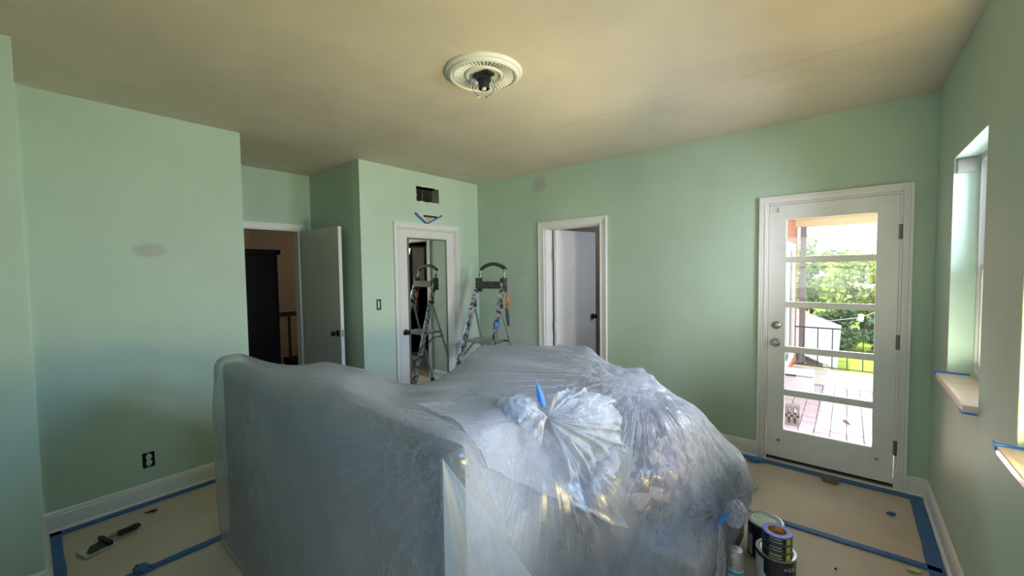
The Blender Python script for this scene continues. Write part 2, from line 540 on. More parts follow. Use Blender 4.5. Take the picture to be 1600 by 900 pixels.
baseboard('baseboard_left', (XL, 0.014), (XL, Y1), (1, 0))
baseboard('baseboard_chase', (-2.993, -1.5), (-2.993, 0.012), (1, 0))
baseboard('baseboard_chase_end', (-3.69, 0.012), (-2.993, 0.012), (0, 1))
baseboard('baseboard_right', (XR, YB), (XR, -1.5), (-1, 0))
baseboard('baseboard_door_wall', (-1.87, YB), (-0.55, YB), (0, -1))
baseboard('baseboard_corner', (0.33, YB), (XR, YB), (0, -1))
baseboard('baseboard_far', (XL, YB), (-2.74, YB), (0, -1))
baseboard('baseboard_closet', (XL, Y2 + 0.0), (XL, 2.53), (1, 0))
baseboard('baseboard_alcove', (XD, Y2), (XL, Y2), (0, -1))

# door casings: stepped boards
def casing(name, axis, plane, sgn, u0, u1, top, wd, m=m_trim, jamb=0.13):
    """around the opening u0..u1, top; protrudes by sgn*0.02 into the room; jamb lines the hole the other way"""
    mb = MB()
    def bx(ua, ub, za, zb, d0, d1, bev=0.002):
        if axis == 'y': mb.box((ua, plane + min(d0, d1), za), (ub, plane + max(d0, d1), zb), bev)
        else: mb.box((plane + min(d0, d1), ua, za), (plane + max(d0, d1), ub, zb), bev)
    for s, e in ((u0 - wd, u0), (u1, u1 + wd)):
        bx(s, e, 0.0, top + wd, 0, sgn * 0.014)
        out = s if s < u0 else e - 0.018
        bx(out, out + 0.018, 0.0, top + wd, sgn * 0.0145, sgn * 0.024)
        inn = e - 0.014 if s < u0 else s
        bx(inn, inn + 0.010, 0.0, top + 0.01, sgn * 0.0145, sgn * 0.019)
        mid = (s + e) / 2
        bx(mid - 0.006, mid + 0.006, 0.0, top + 0.02, sgn * 0.0145, sgn * 0.018)
    bx(u0 + 0.0005, u1 - 0.0005, top, top + wd, 0, sgn * 0.014)
    bx(u0 - wd + 0.019, u1 + wd - 0.019, top + wd - 0.018, top + wd, sgn * 0.0145, sgn * 0.024)
    j = -sgn * jamb
    bx(u0, u0 + 0.014, 0.0, top - 0.0005, -sgn * 0.001, j)
    bx(u1 - 0.014, u1, 0.0, top - 0.0005, -sgn * 0.001, j)
    bx(u0 + 0.0145, u1 - 0.0145, top - 0.014, top - 0.0005, -sgn * 0.001, j)
    return struct(mb.build(name, m))

casing('trim_1', 'y', YB, -1, DOORX[0], DOORX[1], 2.06, 0.05, jamb=0.12)
casing('trim_2', 'y', YB, -1, BATH[0], BATH[1], 2.03, 0.074, jamb=0.14)
casing('trim_3', 'x', XL, 1, CLOS[0], CLOS[1], 2.045, 0.055, jamb=0.12)
casing('trim_4', 'x', XD, 1, ALC[0], ALC[1], 2.045, 0.06, jamb=0.12)

# ------------------------------------------------------------------ doors
def knob(mb_name, m, parent, c, axis, sgn, r=0.028):
    prof = [(0.033, 0.0), (0.033, 0.006), (0.026, 0.010), (0.011, 0.014), (0.011, 0.034), (0.020, 0.038), (r, 0.048), (r, 0.058), (0.020, 0.066), (0.0, 0.068)]
    prof = [(rr, sgn * h) for rr, h in prof]
    return MB().lathe(prof, c, axis, 24).build(mb_name, m, parent, smooth=35)

# door_1: glazed exterior door
d1 = thing('door_1', (-0.109, YB, 0), None, None); struct(d1)
DX0, DX1, DZ0, DZ1 = -0.484, 0.267, 0.045, 2.043
GX0, GX1, GZ0, GZ1 = -0.370, 0.153, 0.270, 1.930
def L(o, base):   # world-built part under a moved parent
    o.data.transform(Matrix.Translation(-Vector(base))); return o
b1 = (-0.109, YB, 0)
ya, yb = YB + 0.002, YB + 0.044
L(MB().box((DX0, ya, DZ0), (GX0, yb, DZ1), 0.002).build('stile', m_extdoor, d1), b1)
L(MB().box((GX1, ya, DZ0), (DX1, yb, DZ1), 0.002).build('stile', m_extdoor, d1), b1)
L(MB().box((GX0, ya, DZ0), (GX1, yb, GZ0), 0.002).build('rail', m_extdoor, d1), b1)
L(MB().box((GX0, ya, GZ1), (GX1, yb, DZ1), 0.002).build('rail', m_extdoor, d1), b1)
BARS = (1.617, 1.267, 0.914, 0.572)
for z in BARS:
    L(MB().box((GX0, ya + 0.002, z - 0.023), (GX1, yb - 0.002, z + 0.023), 0.004).build('glazing_bar', m_extdoor, d1), b1)
zz = [GZ0] + sorted(BARS) + [GZ1]
for k in range(5):
    lo = zz[k] + (0.023 if k else 0); hi = zz[k + 1] - (0.023 if k < 4 else 0)
    L(MB().box((GX0 + 0.001, YB + 0.021, lo), (GX1 - 0.001, YB + 0.025, hi)).build('pane', m_glass, d1), b1)
L(MB().box((DX0, ya + 0.004, 0.022), (DX1, yb - 0.004, 0.045)).build('door_sweep', m_black, d1), b1)
dead = L(MB().lathe([(0.031, 0), (0.031, -0.006), (0.027, -0.010), (0.018, -0.014), (0.014, -0.015), (0.0, -0.015)], (-0.427, ya, 1.102), 'Y', 28).build('deadbolt', m_nickel, d1, smooth=35), b1)
L(MB().box((-0.432, ya - 0.030, 1.086), (-0.422, ya - 0.014, 1.118), 0.003).build('thumb_turn', m_nickel, dead), b1)
L(knob('door_knob', m_nickel, d1, (-0.429, ya, 0.965), 'Y', -1, 0.027), b1)
for z in (1.789, 1.036, 0.302):
    L(MB().cyl((0.272, YB - 0.006, z - 0.05), (0.272, YB - 0.006, z + 0.05), 0.008, seg=12).box((0.262, YB - 0.002, z - 0.05), (0.286, YB + 0.0015, z + 0.05)).build('hinge', m_steel, d1), b1)
for (x, z, sx, sz) in ((-0.430, 2.008, 0.022, 0.018), (0.186, 2.008, 0.028, 0.016)):
    L(MB().box((x - sx, ya - 0.005, z - sz), (x + sx * 0.3, ya, z + sz), 0.001).box((x + sx * 0.35, ya - 0.016, z - sz * 1.1), (x + sx, ya, z + sz * 1.1), 0.003).build('blind_bracket', m_white_plastic, d1), b1)
for (x, z) in ((-0.402, 0.186), (0.180, 0.200)):
    L(MB().box((x - 0.010, ya - 0.012, z - 0.010), (x + 0.010, ya, z + 0.008), 0.002).cyl((x, ya - 0.02, z), (x, ya - 0.011, z), 0.006, seg=10).build('hold_down_clip', m_nickel, d1), b1)
struct(MB().box((-0.50, YB - 0.028, 0.001), (0.283, YB - 0.002, 0.016), 0.003).build('trim_5', m_trim))
struct(MB().box((-0.486, YB - 0.001, -0.02), (0.269, YB + 0.14, 0.020), 0.003).build('trim_6', mat('worn_threshold', (0.40, 0.30, 0.22), 0.5, var=0.2)))

# door_2: bathroom door, standing open into the bathroom
hx, hy, fx, fy = -2.612, 3.915, -2.445, 4.55
ang = math.atan2(fy - hy, fx - hx)
d2 = thing('door_2', (hx, hy, 0), None, None, rz=ang); struct(d2)
Ld = 0.655
MB().box((0.0, -0.036, 0.012), (Ld, 0.0, 2.018), 0.002).build('slab', m_door, d2)
for s in (-1, 1):
    knob('door_knob', m_bronze, d2, (Ld - 0.06, -0.036 if s < 0 else 0.0, 0.985), 'Y', s)
for z in (0.98 + 0.75, 0.92, 0.22):
    MB().box((-0.020, -0.038, z - 0.045), (0.012, -0.034, z + 0.045)).cyl((-0.004, -0.042, z - 0.045), (-0.004, -0.042, z + 0.045), 0.006, seg=10).build('hinge', m_trim, d2)

# door_3: closet door with a tall mirror
d3 = thing('door_3', (XL, 2.975, 0), None, None); struct(d3)
b3 = (XL, 2.975, 0)
L(MB().box((XL - 0.04, 2.583, 0.015), (XL - 0.004, 3.367, 2.028), 0.002).build('slab', m_door, d3), b3)
MY0, MY1, MZ0, MZ1 = 2.685, 3.242, 0.12, 1.937
fr_ = MB()
for a, b in (((MY0, MZ0), (MY0 + 0.018, MZ1)), ((MY1 - 0.018, MZ0), (MY1, MZ1)), ((MY0 + 0.018, MZ0), (MY1 - 0.018, MZ0 + 0.018)), ((MY0 + 0.018, MZ1 - 0.018), (MY1 - 0.018, MZ1))):
    fr_.box((XL - 0.004, a[0], a[1]), (XL + 0.008, b[0], b[1]), 0.001)
L(fr_.build('mirror_frame', mat('grey_mirror_frame', (0.17, 0.18, 0.16), 0.45, 0.4), d3), b3)
L(MB().box((XL - 0.004, MY0 + 0.018, MZ0 + 0.018), (XL + 0.003, MY1 - 0.018, MZ1 - 0.018)).build('mirror', m_mirror, d3), b3)
L(knob('door_knob', m_bronze, d3, (XL - 0.004, 2.640, 0.904), 'X', 1, 0.026), b3)
for z in (1.78, 1.0, 0.25):
    L(MB().cyl((XL + 0.006, 3.373, z - 0.045), (XL + 0.006, 3.373, z + 0.045), 0.006, seg=10).build('hinge', m_trim, d3), b3)

# door_4: hall door, swung into the alcove
d4 = thing('door_4', (-4.70, 2.0, 0), None, None, rz=0.045); struct(d4)
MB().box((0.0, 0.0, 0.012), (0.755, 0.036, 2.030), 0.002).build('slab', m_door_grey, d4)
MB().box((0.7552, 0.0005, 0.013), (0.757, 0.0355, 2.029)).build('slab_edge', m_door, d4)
knob('door_knob', m_bronze, d4, (0.70, 0.0, 0.945), 'Y', -1, 0.027)
MB().box((0.757, 0.008, 0.91), (0.759, 0.028, 0.98)).box((0.757, 0.012, 0.938), (0.766, 0.024, 0.952), 0.002).build('latch_plate', m_nickel, d4)

# ------------------------------------------------------------------ windows in the right wall
def window(idx, W):
    y0, y1, z0, z1 = W
    o = thing('window_%d' % idx, (XR + 0.1, (y0 + y1) / 2, z0), None, None); struct(o)
    bs = (XR + 0.1, (y0 + y1) / 2, z0)
    t = 0.004
    xr = XR + 0.095
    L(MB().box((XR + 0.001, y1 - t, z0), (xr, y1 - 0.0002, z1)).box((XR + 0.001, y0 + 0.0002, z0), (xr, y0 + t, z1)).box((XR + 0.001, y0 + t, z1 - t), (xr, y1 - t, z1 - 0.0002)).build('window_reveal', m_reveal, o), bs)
    f = MB()
    x0, x1 = xr, xr + 0.07
    w_ = 0.035
    f.box((x0, y0, z0), (x1, y0 + w_, z1), 0.003).box((x0, y1 - w_, z0), (x1, y1, z1), 0.003)
    f.box((x0, y0 + w_, z0), (x1, y1 - w_, z0 + w_), 0.003).box((x0, y0 + w_, z1 - w_), (x1, y1 - w_, z1), 0.003)
    L(f.build('window_frame', m_trim, o), bs)
    zm = (z0 + z1) / 2
    for k, (a, b, dx) in enumerate(((z0 + w_, zm + 0.015, 0.010), (zm - 0.015, z1 - w_, 0.036))):
        s = MB(); q = 0.028
        xa, xb = x0 + dx, x0 + dx + 0.024
        s.box((xa, y0 + w_, a), (xb, y0 + w_ + q, b), 0.002).box((xa, y1 - w_ - q, a), (xb, y1 - w_, b), 0.002)
        s.box((xa, y0 + w_ + q, a), (xb, y1 - w_ - q, a + q), 0.002).box((xa, y0 + w_ + q, b - q), (xb, y1 - w_ - q, b), 0.002)
        sh = L(s.build('sash', m_trim, o), bs)
        L(MB().box((xa + 0.010, y0 + w_ + q, a + q), (xa + 0.013, y1 - w_ - q, b - q)).build('pane', m_glass, sh), bs)
        if k == 0:
            L(MB().box((xa - 0.014, (y0 + y1) / 2 + 0.06, b - 0.02), (xa, (y0 + y1) / 2 + 0.12, b + 0.004), 0.002).build('sash_lock', m_nickel, sh), bs)
    L(MB().box((XR - 0.045, y0 - 0.0, z0 - 0.030), (xr, y1 + 0.0, z0 + 0.002), 0.006).build('window_sill', m_sill, o), bs)
    L(MB().box((XR - 0.047, y1 - 0.012, z0 + 0.0022), (xr - 0.01, y1 - 0.0002, z0 + 0.010), 0.001).box((XR - 0.050, y1 - 0.014, z0 - 0.012), (XR - 0.044, y1 + 0.016, z0 + 0.010), 0.001)
      .box((XR - 0.050, y0 - 0.016, z0 - 0.034), (XR - 0.004, y0 + 0.05, z0 - 0.0302), 0.001).build('tape_strip', m_tape_bright, o), bs)
    L(MB().box((XR + 0.012, y1 - 0.024, z1 - 0.085), (xr - 0.012, y1 - 0.0045, z1 - 0.010), 0.003).build('blind_bracket', mat('old_steel_bracket_%d' % idx, (0.36, 0.36, 0.30), 0.5, 0.4), o), bs)

window(1, W1); window(2, W2); window(3, W3_ADDED)  # the last one is out of view, added for its light

w5 = thing('window_5', (-0.3, -1.56, 0.955), None, None); struct(w5)  # unseen window added so fill light can enter from behind
g = MB()
for x0_, x1_, z0_, z1_ in ((-0.65, -0.615, 0, 1.185), (0.615, 0.65, 0, 1.185), (-0.615, 0.615, 0, 0.035), (-0.615, 0.615, 1.15, 1.185), (-0.615, 0.615, 0.575, 0.61)):
    g.box((x0_, -0.05, z0_), (x1_, 0.0, z1_), 0.003)
g.build('window_frame', m_trim, w5)
MB().box((-0.615, -0.03, 0.035), (0.615, -0.026, 1.15)).build('pane', m_glass, w5)

# ------------------------------------------------------------------ beyond the openings
# hall
wall('wall_hall', 'x', -6.75, -0.1, 0.2, 4.4, 0, 2.6, [], m_tan_wall)
wall('wall_hall_end', 'y', 4.4, 0.1, -6.85, XD - 0.12, 0, 2.6, [], m_tan_wall)
struct(MB().box((-6.85, 0.2, -0.1), (XD - 0.12, 4.5, -0.003)).build('floor_hall', m_wood_floor))
struct(MB().box((-6.85, 0.2, 2.6), (XD - 0.12, 4.5, 2.7)).build('ceiling_hall', m_tan_wall))
wall('wall_hall_near', 'y', 0.2, -0.1, -6.85, XD - 0.12, 0, 2.6, [], m_tan_wall)
pl = bpy.data.lights.new('hall_lamp', 'POINT'); pl.energy = 4; pl.color = (1, 0.84, 0.66); pl.shadow_soft_size = 0.15
plo = bpy.data.objects.new('hall_lamp', pl); C.objects.link(plo); plo.location = (-5.5, 3.6, 2.2)
wd = thing('wardrobe', (-5.75, 1.60, 0), 'tall near-black wardrobe standing in the dark hall beyond the open alcove door', 'wardrobe')
bw = (-5.75, 1.60, 0)
L(MB().box((-6.05, 1.12, 0.0), (-5.55, 2.06, 1.80), 0.004).build('body', m_darkwood, wd), bw)
L(MB().box((-6.07, 1.09, 1.80), (-5.52, 2.09, 1.862), 0.012).build('cornice', m_darkwood, wd), bw)
for a, b in ((1.14, 1.585), (1.595, 2.04)):
    dd = L(MB().box((-5.549, a, 0.10), (-5.53, b, 1.77), 0.004).build('door', m_darkwood, wd), bw)
    yk = b - 0.03 if a < 1.3 else a + 0.03
    L(MB().cyl((-5.53, yk, 0.95), (-5.505, yk, 0.95), 0.012, seg=12).build('knob', m_bronze, dd), bw)
br = thing('banister', (-6.1, 2.9, 0), 'dark brown banister with square balusters along the tan hall wall', 'banister')
bb_ = (-6.1, 2.9, 0)
L(MB().box((-6.14, 2.10, 0.955), (-6.07, 4.2, 1.02), 0.012).build('handrail', m_railwood, br), bb_)
for k in range(10):
    y = 2.2 + k * 0.19
    L(MB().box((-6.118, y - 0.014, 0.06), (-6.09, y + 0.014, 0.955)).build('baluster', m_railwood, br), bb_)
L(MB().box((-6.13, 2.10, 0.0), (-6.08, 4.2, 0.06), 0.006).build('base_rail', m_railwood, br), bb_)
bn = thing('hall_bench', (-5.45, 2.6, 0), 'low dark bench seen at the foot of the hall banister', 'bench')
bq = (-5.45, 2.6, 0)
L(MB().box((-5.65, 2.12, 0.40), (-5.25, 3.1, 0.47), 0.015).build('seat', m_darkwood, bn), bq)
for (x, y) in ((-5.62, 2.16), (-5.28, 2.16), (-5.62, 3.06), (-5.28, 3.06)):
    L(MB().box((x - 0.02, y - 0.02, 0), (x + 0.02, y + 0.02, 0.40)).build('leg', m_darkwood, bn), bq)

# bathroom and closet behind their doors
struct(MB().box((-3.83, 3.93, -0.1), (-0.9, 6.1, -0.003)).build('floor_bath', mat('bath_floor', (0.18, 0.16, 0.14), 0.4)))
wall('wall_bath_far', 'y', 6.0, 0.1, -3.83, -0.9, 0, 2.6, [], m_bath)
wall('wall_bath_right', 'x', -0.95, 0.05, 3.93, 6.1, 0, 2.6, [], m_bath)
wall('wall_bath_left', 'x', -3.7, -0.13, 3.93, 6.1, 0, 2.6, [], m_bath)
struct(MB().box((-3.83, 3.93, 2.6), (-0.9, 6.1, 2.7)).build('ceiling_bath', m_bath))
pf = thing('picture_frame', (-0.955, 4.915, 1.30), 'thin black picture frame on the dim bathroom wall, seen in the closet mirror', 'picture')
q_ = (-0.955, 4.915, 1.30)
g = MB()
for a, b in (((4.74, 1.3), (4.775, 2.06)), ((5.055, 1.3), (5.09, 2.06)), ((4.775, 1.3), (5.055, 1.335)), ((4.775, 2.025), (5.055, 2.06))):
    g.box((-0.978, a[0], a[1]), (-0.951, b[0], b[1]), 0.003)
L(g.build('frame', m_black, pf), q_)
L(MB().box((-0.965, 4.775, 1.335), (-0.952, 5.055, 2.025)).build('print', m_bath, pf), q_)
struct(MB().box((-4.55, 2.28, 0.0), (-4.5, 3.9, 2.6)).build('wall_closet_back', m_bath))

# duct behind the vent hole, ragged rim
vh = MB()
y0, y1, z0, z1 = VENT
x1_ = XL - 0.001; x0_ = XL - 0.30
vh.box((x0_ - 0.004, y0, z0), (x0_, y1, z1))
vh.box((x0_, y0 - 0.004, z0), (x1_ - 0.002, y0, z1)).box((x0_, y1, z0), (x1_ - 0.002, y1 + 0.004, z1))
vh.box((x0_, y0, z0 - 0.004), (x1_ - 0.002, y1, z0)).box((x0_, y0, z1), (x1_ - 0.002, y1, z1 + 0.004))
vh.box((x0_, y0 + 0.2, z0), (x0_ + 0.15, y0 + 0.205, z1))
vt = thing('vent_opening', (XL, (y0 + y1) / 2, z0), 'bare rectangular duct opening cut in the wall above the mirrored closet door', 'vent')
bv = (XL, (y0 + y1) / 2, z0)
L(vh.build('duct', m_duct, vt), bv)
rm = MB(); random.seed(4)
def rag(p, q, nrm, n_=14, base=0.010, amp=0.010):
    P0 = Vector(p); P1 = Vector(q); nn = Vector(nrm)
    gr = [[], []]
    for k in range(n_ + 1):
        c = P0.lerp(P1, k / n_)
        gr[0].append(c - nn * (0.001 + random.random() * amp)); gr[1].append(c + nn * (base + random.random() * amp * 0.6))
    for (ga) in (0,):
        t = [[rm.bm.verts.new(v + Vector((d, 0, 0))) for v in row] for d in (0.001, 0.005) for row in gr]
        for k in range(n_):
            rm.bm.faces.new((t[0][k], t[0][k + 1], t[1][k + 1], t[1][k])); rm.bm.faces.new((t[2][k], t[2][k + 1], t[3][k + 1], t[3][k]))
            rm.bm.faces.new((t[0][k], t[0][k + 1], t[2][k + 1], t[2][k])); rm.bm.faces.new((t[1][k], t[1][k + 1], t[3][k + 1], t[3][k]))
rag((XL, y0, z0), (XL, y1, z0), (0, 0, -1)); rag((XL, y0, z1), (XL, y1, z1), (0, 0, 1)); rag((XL, y1, z0), (XL, y1, z1), (0, 1, 0)); rag((XL, y0, z0), (XL, y0, z1), (0, -1, 0), base=0.003)
L(rm.build('torn_edge', m_raw, vt), bv)

# taped triangular fixture hole below the vent
tf = thing('taped_sconce_hole', (XL, 2.98, 2.11), 'white triangular patch outlined with blue tape, below the duct opening', 'wall patch')
bt = (XL, 2.98, 2.11)
A, B_, Cc = (2.794, 2.213), (3.190, 2.221), (2.972, 2.108)
L(MB().prism([(XL + 0.001, A[0] + .02, A[1] - .004), (XL + 0.001, B_[0] - .02, B_[1] - .004), (XL + 0.001, Cc[0], Cc[1] + .01)], (0.003, 0, 0)).build('plaster', m_plaster, tf), bt)
def strip(p, q, wd):
    p = Vector((0, *p)); q = Vector((0, *q)); d = (q - p).normalized(); n_ = Vector((0, -d.z, d.y)) * wd / 2
    return [(XL + 0.0045,) + tuple((c)[1:]) for c in (p + n_, q + n_, q - n_, p - n_)]
L(MB().prism(strip(A, (2.95, 2.108), 0.030), (0.001, 0, 0)).build('tape_strip', m_tape, tf), bt)
L(MB().prism(strip((2.96, 2.108), B_, 0.018), (0.0012, 0, 0)).build('tape_strip', m_tape, tf), bt)
L(MB().box((XL + 0.0042, 2.91, 2.178), (XL + 0.007, 3.11, 2.202), 0.002).build('bracket', m_dark, tf), bt)
L(MB().prism([(XL + 0.0042, 2.93, 2.172), (XL + 0.0042, 3.04, 2.172), (XL + 0.0042, 3.00, 2.135), (XL + 0.0042, 2.96, 2.13)], (0.002, 0, 0)).build('bare_wood', mat('tan_wood_patch', (0.62, 0.42, 0.22), 0.7, var=0.2), tf), bt)

# open switch box (closet wall) and outlet (left wall)
def device_box(name, label, cat, c, outlet):
    x, y, z = c
    o = thing(name, (x, y, z - 0.055), label, cat); b = (x, y, z - 0.055)
    hw = 0.026 if not outlet else 0.0325; hh = 0.055 if not outlet else 0.0525
    mb = MB()
    mb.box((x - 0.06, y - hw + 0.001, z - hh + 0.001), (x - 0.056, y + hw - 0.001, z + hh - 0.001))
    for s in (-1, 1):
        mb.box((x - 0.056, y + s * (hw - 0.002) - 0.001, z - hh + 0.001), (x - 0.001, y + s * (hw - 0.002) + 0.001, z + hh - 0.001))
        mb.box((x - 0.056, y - hw + 0.003, z + s * (hh - 0.002) - 0.001), (x - 0.001, y + hw - 0.003, z + s * (hh - 0.002) + 0.001))
    L(mb.build('box', m_void, o), b)
    bz = 0.046
    L(MB().box((x - 0.006, y - 0.010, z - bz), (x - 0.003, y + 0.010, z + bz), 0.001).build('yoke', m_nickel, o), b)
    if outlet:
        for s in (-1, 1):
            fc = L(MB().cyl((x - 0.003, y + 0.002, z + s * 0.020), (x + 0.004, y + 0.002, z + s * 0.020), 0.0165, seg=20).build('receptacle', m_white_plastic, o), b)
            sl = MB()
            for dy, dz, w_ in ((-0.006, 0.003, 0.0012), (0.006, 0.003, 0.0012), (0.0, -0.008, 0.0025)):
                sl.box((x + 0.004, y + 0.002 + dy - w_, z + s * 0.02 + dz - 0.004), (x + 0.0046, y + 0.002 + dy + w_, z + s * 0.02 + dz + 0.004))
            L(sl.build('slot', m_black, fc), b)
    else:
        tg = L(MB().box((x - 0.003, y - 0.008, z - 0.030), (x + 0.003, y + 0.010, z + 0.030), 0.002).build('body', m_white_plastic, o), b)
        L(MB().box((x + 0.003, y - 0.004, z - 0.004), (x + 0.014, y + 0.004, z + 0.010), 0.002).build('toggle', m_white_plastic, tg), b)
    return o
device_box('light_switch', 'uncovered light switch in its dark box beside the mirrored closet door', 'light switch', (XL, 2.319, 1.23), False)
device_box('wall_outlet', 'uncovered duplex outlet in its dark box low on the green wall', 'outlet', (XL, 0.5025, 0.2875), True)

# ceiling medallion with the bare fixture
MC = Vector((-1.585, 1.690, H))
md = thing('ceiling_medallion', MC, 'white round fluted plaster medallion on the taupe ceiling', 'ceiling medallion')
prof = [(0.215, 0), (0.215, -0.008), (0.208, -0.016), (0.198, -0.018), (0.196, -0.026), (0.186, -0.032), (0.176, -0.030), (0.172, -0.022), (0.168, -0.018), (0.110, -0.014), (0.104, -0.022), (0.096, -0.025), (0.090, -0.018), (0.084, -0.012), (0.055, -0.010), (0.050, -0.004), (0.0, -0.004)]
MB().lathe(prof, (0, 0, 0), 'Z', 72).build('disc', m_plaster, md, smooth=30)
fl = MB()
for k in range(46):
    a = k / 46 * 2 * PI
    R_ = Matrix.Rotation(a, 4, 'Z')
    c0 = R_ @ Vector((0.113, 0, -0.017)); c1 = R_ @ Vector((0.167, 0, -0.023))
    fl.tube([c0, c1], [0.0042, 0.0074], seg=6)
fo = fl.build('fluting', m_plaster, md, smooth=40); fo['kind'] = 'stuff'
lf = thing('bare_light_socket', MC + Vector((0, 0, -0.0045)), 'black bare lamp socket with loose wires hanging from the ceiling medallion', 'light fixture')
bxm = MB().box((-0.055, -0.030, -0.020), (0.055, 0.030, -0.001), 0.004)
bxm.box((-0.040, -0.036, -0.040), (0.034, 0.034, -0.012), 0.006, rot=Matrix.Rotation(0.5, 4, 'Z'))
bxm.build('crossbar', m_black, lf, smooth=30)
MB().lathe([(0.0, -0.02), (0.029, -0.02), (0.031, -0.05), (0.0315, -0.080), (0.029, -0.088), (0.026, -0.088), (0.026, -0.06), (0.0, -0.06)], (0.0, 0, 0), 'Z', 24).build('socket', m_black, lf, smooth=40)
MB().lathe([(0.0, -0.094), (0.012, -0.094), (0.013, -0.088), (0.012, -0.066), (0.0, -0.066)], (0.004, -0.004, 0), 'Z', 16).build('socket_insert', m_white_plastic, lf, smooth=40)
camside = Vector((0.77, 0.638, 0))
for s in (-1, 1):
    pts = []
    for k in range(15):
        t = k / 14
        a = PI / 2 + s * t * PI * (0.97 if s < 0 else 0.88)
        pts.append(camside * (math.cos(a) * 0.060) + Vector((0, 0, -0.085 + math.sin(a) * 0.058)) + Vector((-camside.y, camside.x, 0)) * (-0.028))
    wv = MB().tube(pts, 0.0016, 6).build('wire', m_black, lf)
    e0, e1 = pts[-1], pts[-1] + camside * (s * -0.012) + Vector((0, 0, -0.008 if s < 0 else -0.012))
    MB().tube([e0, e0.lerp(e1, .5) + Vector((0, 0, 0.002)), e1], 0.0028, 6).build('bare_end', m_brass, wv)

# ------------------------------------------------------------------ floor covering
def flat(name, pts, z, m, label, cat, group=None, th=0.0012):
    mb = MB().prism([(x, y, z) for x, y in pts], (0, 0, th))
    cx = sum(p[0] for p in pts) / len(pts); cy = sum(p[1] for p in pts) / len(pts)
    return tag(rebase(mb.build(name, m), (cx, cy, z)), label, cat, group)

def paper(name, x0, x1, y0, y1, label, z=0.0003):
    """kraft paper with low buckles"""
    nx_, ny_ = max(2, int((x1 - x0) / 0.05)), max(2, int((y1 - y0) / 0.05))
    gr = []
    for i in range(nx_ + 1):
        row = []
        for j in range(ny_ + 1):
            x = x0 + (x1 - x0) * i / nx_; y = y0 + (y1 - y0) * j / ny_
            e = min(i, nx_ - i, j, ny_ - j) / 3
            hgt = max(0, noise.noise(Vector((x * 1.7, y * 5.0, 3)))) * 0.016 * min(1, e)
            row.append((x, y, z + hgt))
        gr.append(row)
    o = MB().quads(gr).build(name, m_paper, smooth=60)
    rebase(o, ((x0 + x1) / 2, (y0 + y1) / 2, z))
    return tag(o, label, 'floor paper', 'kraft paper covering the floor')

paper('floor_paper', -2.83, XR - 0.028, 2.885, YB - 0.03, 'strip of tan kraft paper in front of the glazed exterior door')
paper('floor_paper', -2.83, XR - 0.028, -1.45, 2.885, 'tan kraft paper under the paint cans and the spray can')
paper('floor_paper', XL + 0.028, -2.835, 0.03, YB - 0.03, 'tan kraft paper along the left wall under the black-handled tool')

def tape(pts_a, pts_b, label, group='blue tape along the floor paper edges', m=None, z=0.0125, w_=0.045, name='floor_tape'):
    """long strip from a to b with slightly ragged edges"""
    a = Vector((*pts_a, 0)); b = Vector((*pts_b, 0)); d = b - a; n_ = Vector((-d.y, d.x, 0)).normalized()
    k = max(2, int(d.length / 0.12)); rows = [[], []]
    for i in range(k + 1):
        c = a.lerp(b, i / k); j1, j2 = random.uniform(-1, 1) * 0.003, random.uniform(-1, 1) * 0.003
        rows[0].append(c + n_ * (w_ / 2 + j1) + Vector((0, 0, z))); rows[1].append(c - n_ * (w_ / 2 + j2) + Vector((0, 0, z)))
    mb = MB().quads(rows)
    r = bmesh.ops.extrude_face_region(mb.bm, geom=list(mb.bm.faces))
    bmesh.ops.translate(mb.bm, verts=[v for v in r['geom'] if isinstance(v, bmesh.types.BMVert)], vec=(0, 0, -z + 0.001 if z < 0.004 else -0.010))
    o = mb.build(name, m or m_tape)
    c = (a + b) / 2
    return tag(rebase(o, (c.x, c.y, 0)), label, 'tape', group)

tape((XL + 0.052, 0.035), (XL + 0.052, Y1), 'blue tape strip on the floor along the left wall baseboard')
tape((-3.69, 0.048), (-2.96, 0.048), 'wide blue tape strip on the floor against the near left wall corner', w_=0.07)
tape((-2.83, -0.6), (-2.83, 2.3), 'blue tape seam on the floor paper running beside the covered headboard', w_=0.04, z=0.0125)
tape((-0.95, 2.876), (0.395, 2.906), 'blue tape seam crossing the floor paper behind the paint cans', w_=0.040)
tape((-1.84, YB - 0.052), (0.41, YB - 0.052), 'blue tape strip along the threshold of the glazed exterior door', w_=0.05, z=0.0135)
tape((XR - 0.060, YB - 0.03), (XR - 0.060, 0.6), 'blue tape strip on the floor along the right wall baseboard', w_=0.066, z=0.0125)
# crumpled bits
def crumple(name, c, sx, sy, sz, m, label, cat, seed, rz=0.0):
    bm = bmesh.new(); bmesh.ops.create_icosphere(bm, subdivisions=3, radius=1)
    for v in bm.verts:
        n_ = noise.noise(v.co * 2.3 + Vector((seed, 0, 0))) * 0.6 + noise.noise(v.co * 6 + Vector((seed, 3, 0))) * 0.25
        v.co *= 1 + n_; v.co = Vector((v.co.x * sx, v.co.y * sy, max(-0.9, v.co.z) * sz))
    mz = min(v.co.z for v in bm.verts)
    for v in bm.verts: v.co.z -= mz
    me = bpy.data.meshes.new(name); bm.to_mesh(me); bm.free(); me.materials.append(m)
    for p in me.polygons: p.use_smooth = True
    o = bpy.data.objects.new(name, me); C.objects.link(o); o.location = c; o.rotation_euler = (0, 0, rz)
    return tag(o, label, cat)
crumple('tape_wad', (-0.545, 3.685, 0.013), 0.055, 0.028, 0.012, m_tape_bright, 'crumpled wad of blue tape at the left foot of the exterior door casing', 'tape', 2, 0.3)
crumple('tape_scrap', (0.236, 3.402, 0.006), 0.026, 0.016, 0.007, m_tape, 'small torn scrap of blue tape lying on the floor paper', 'tape', 5, 0.8)
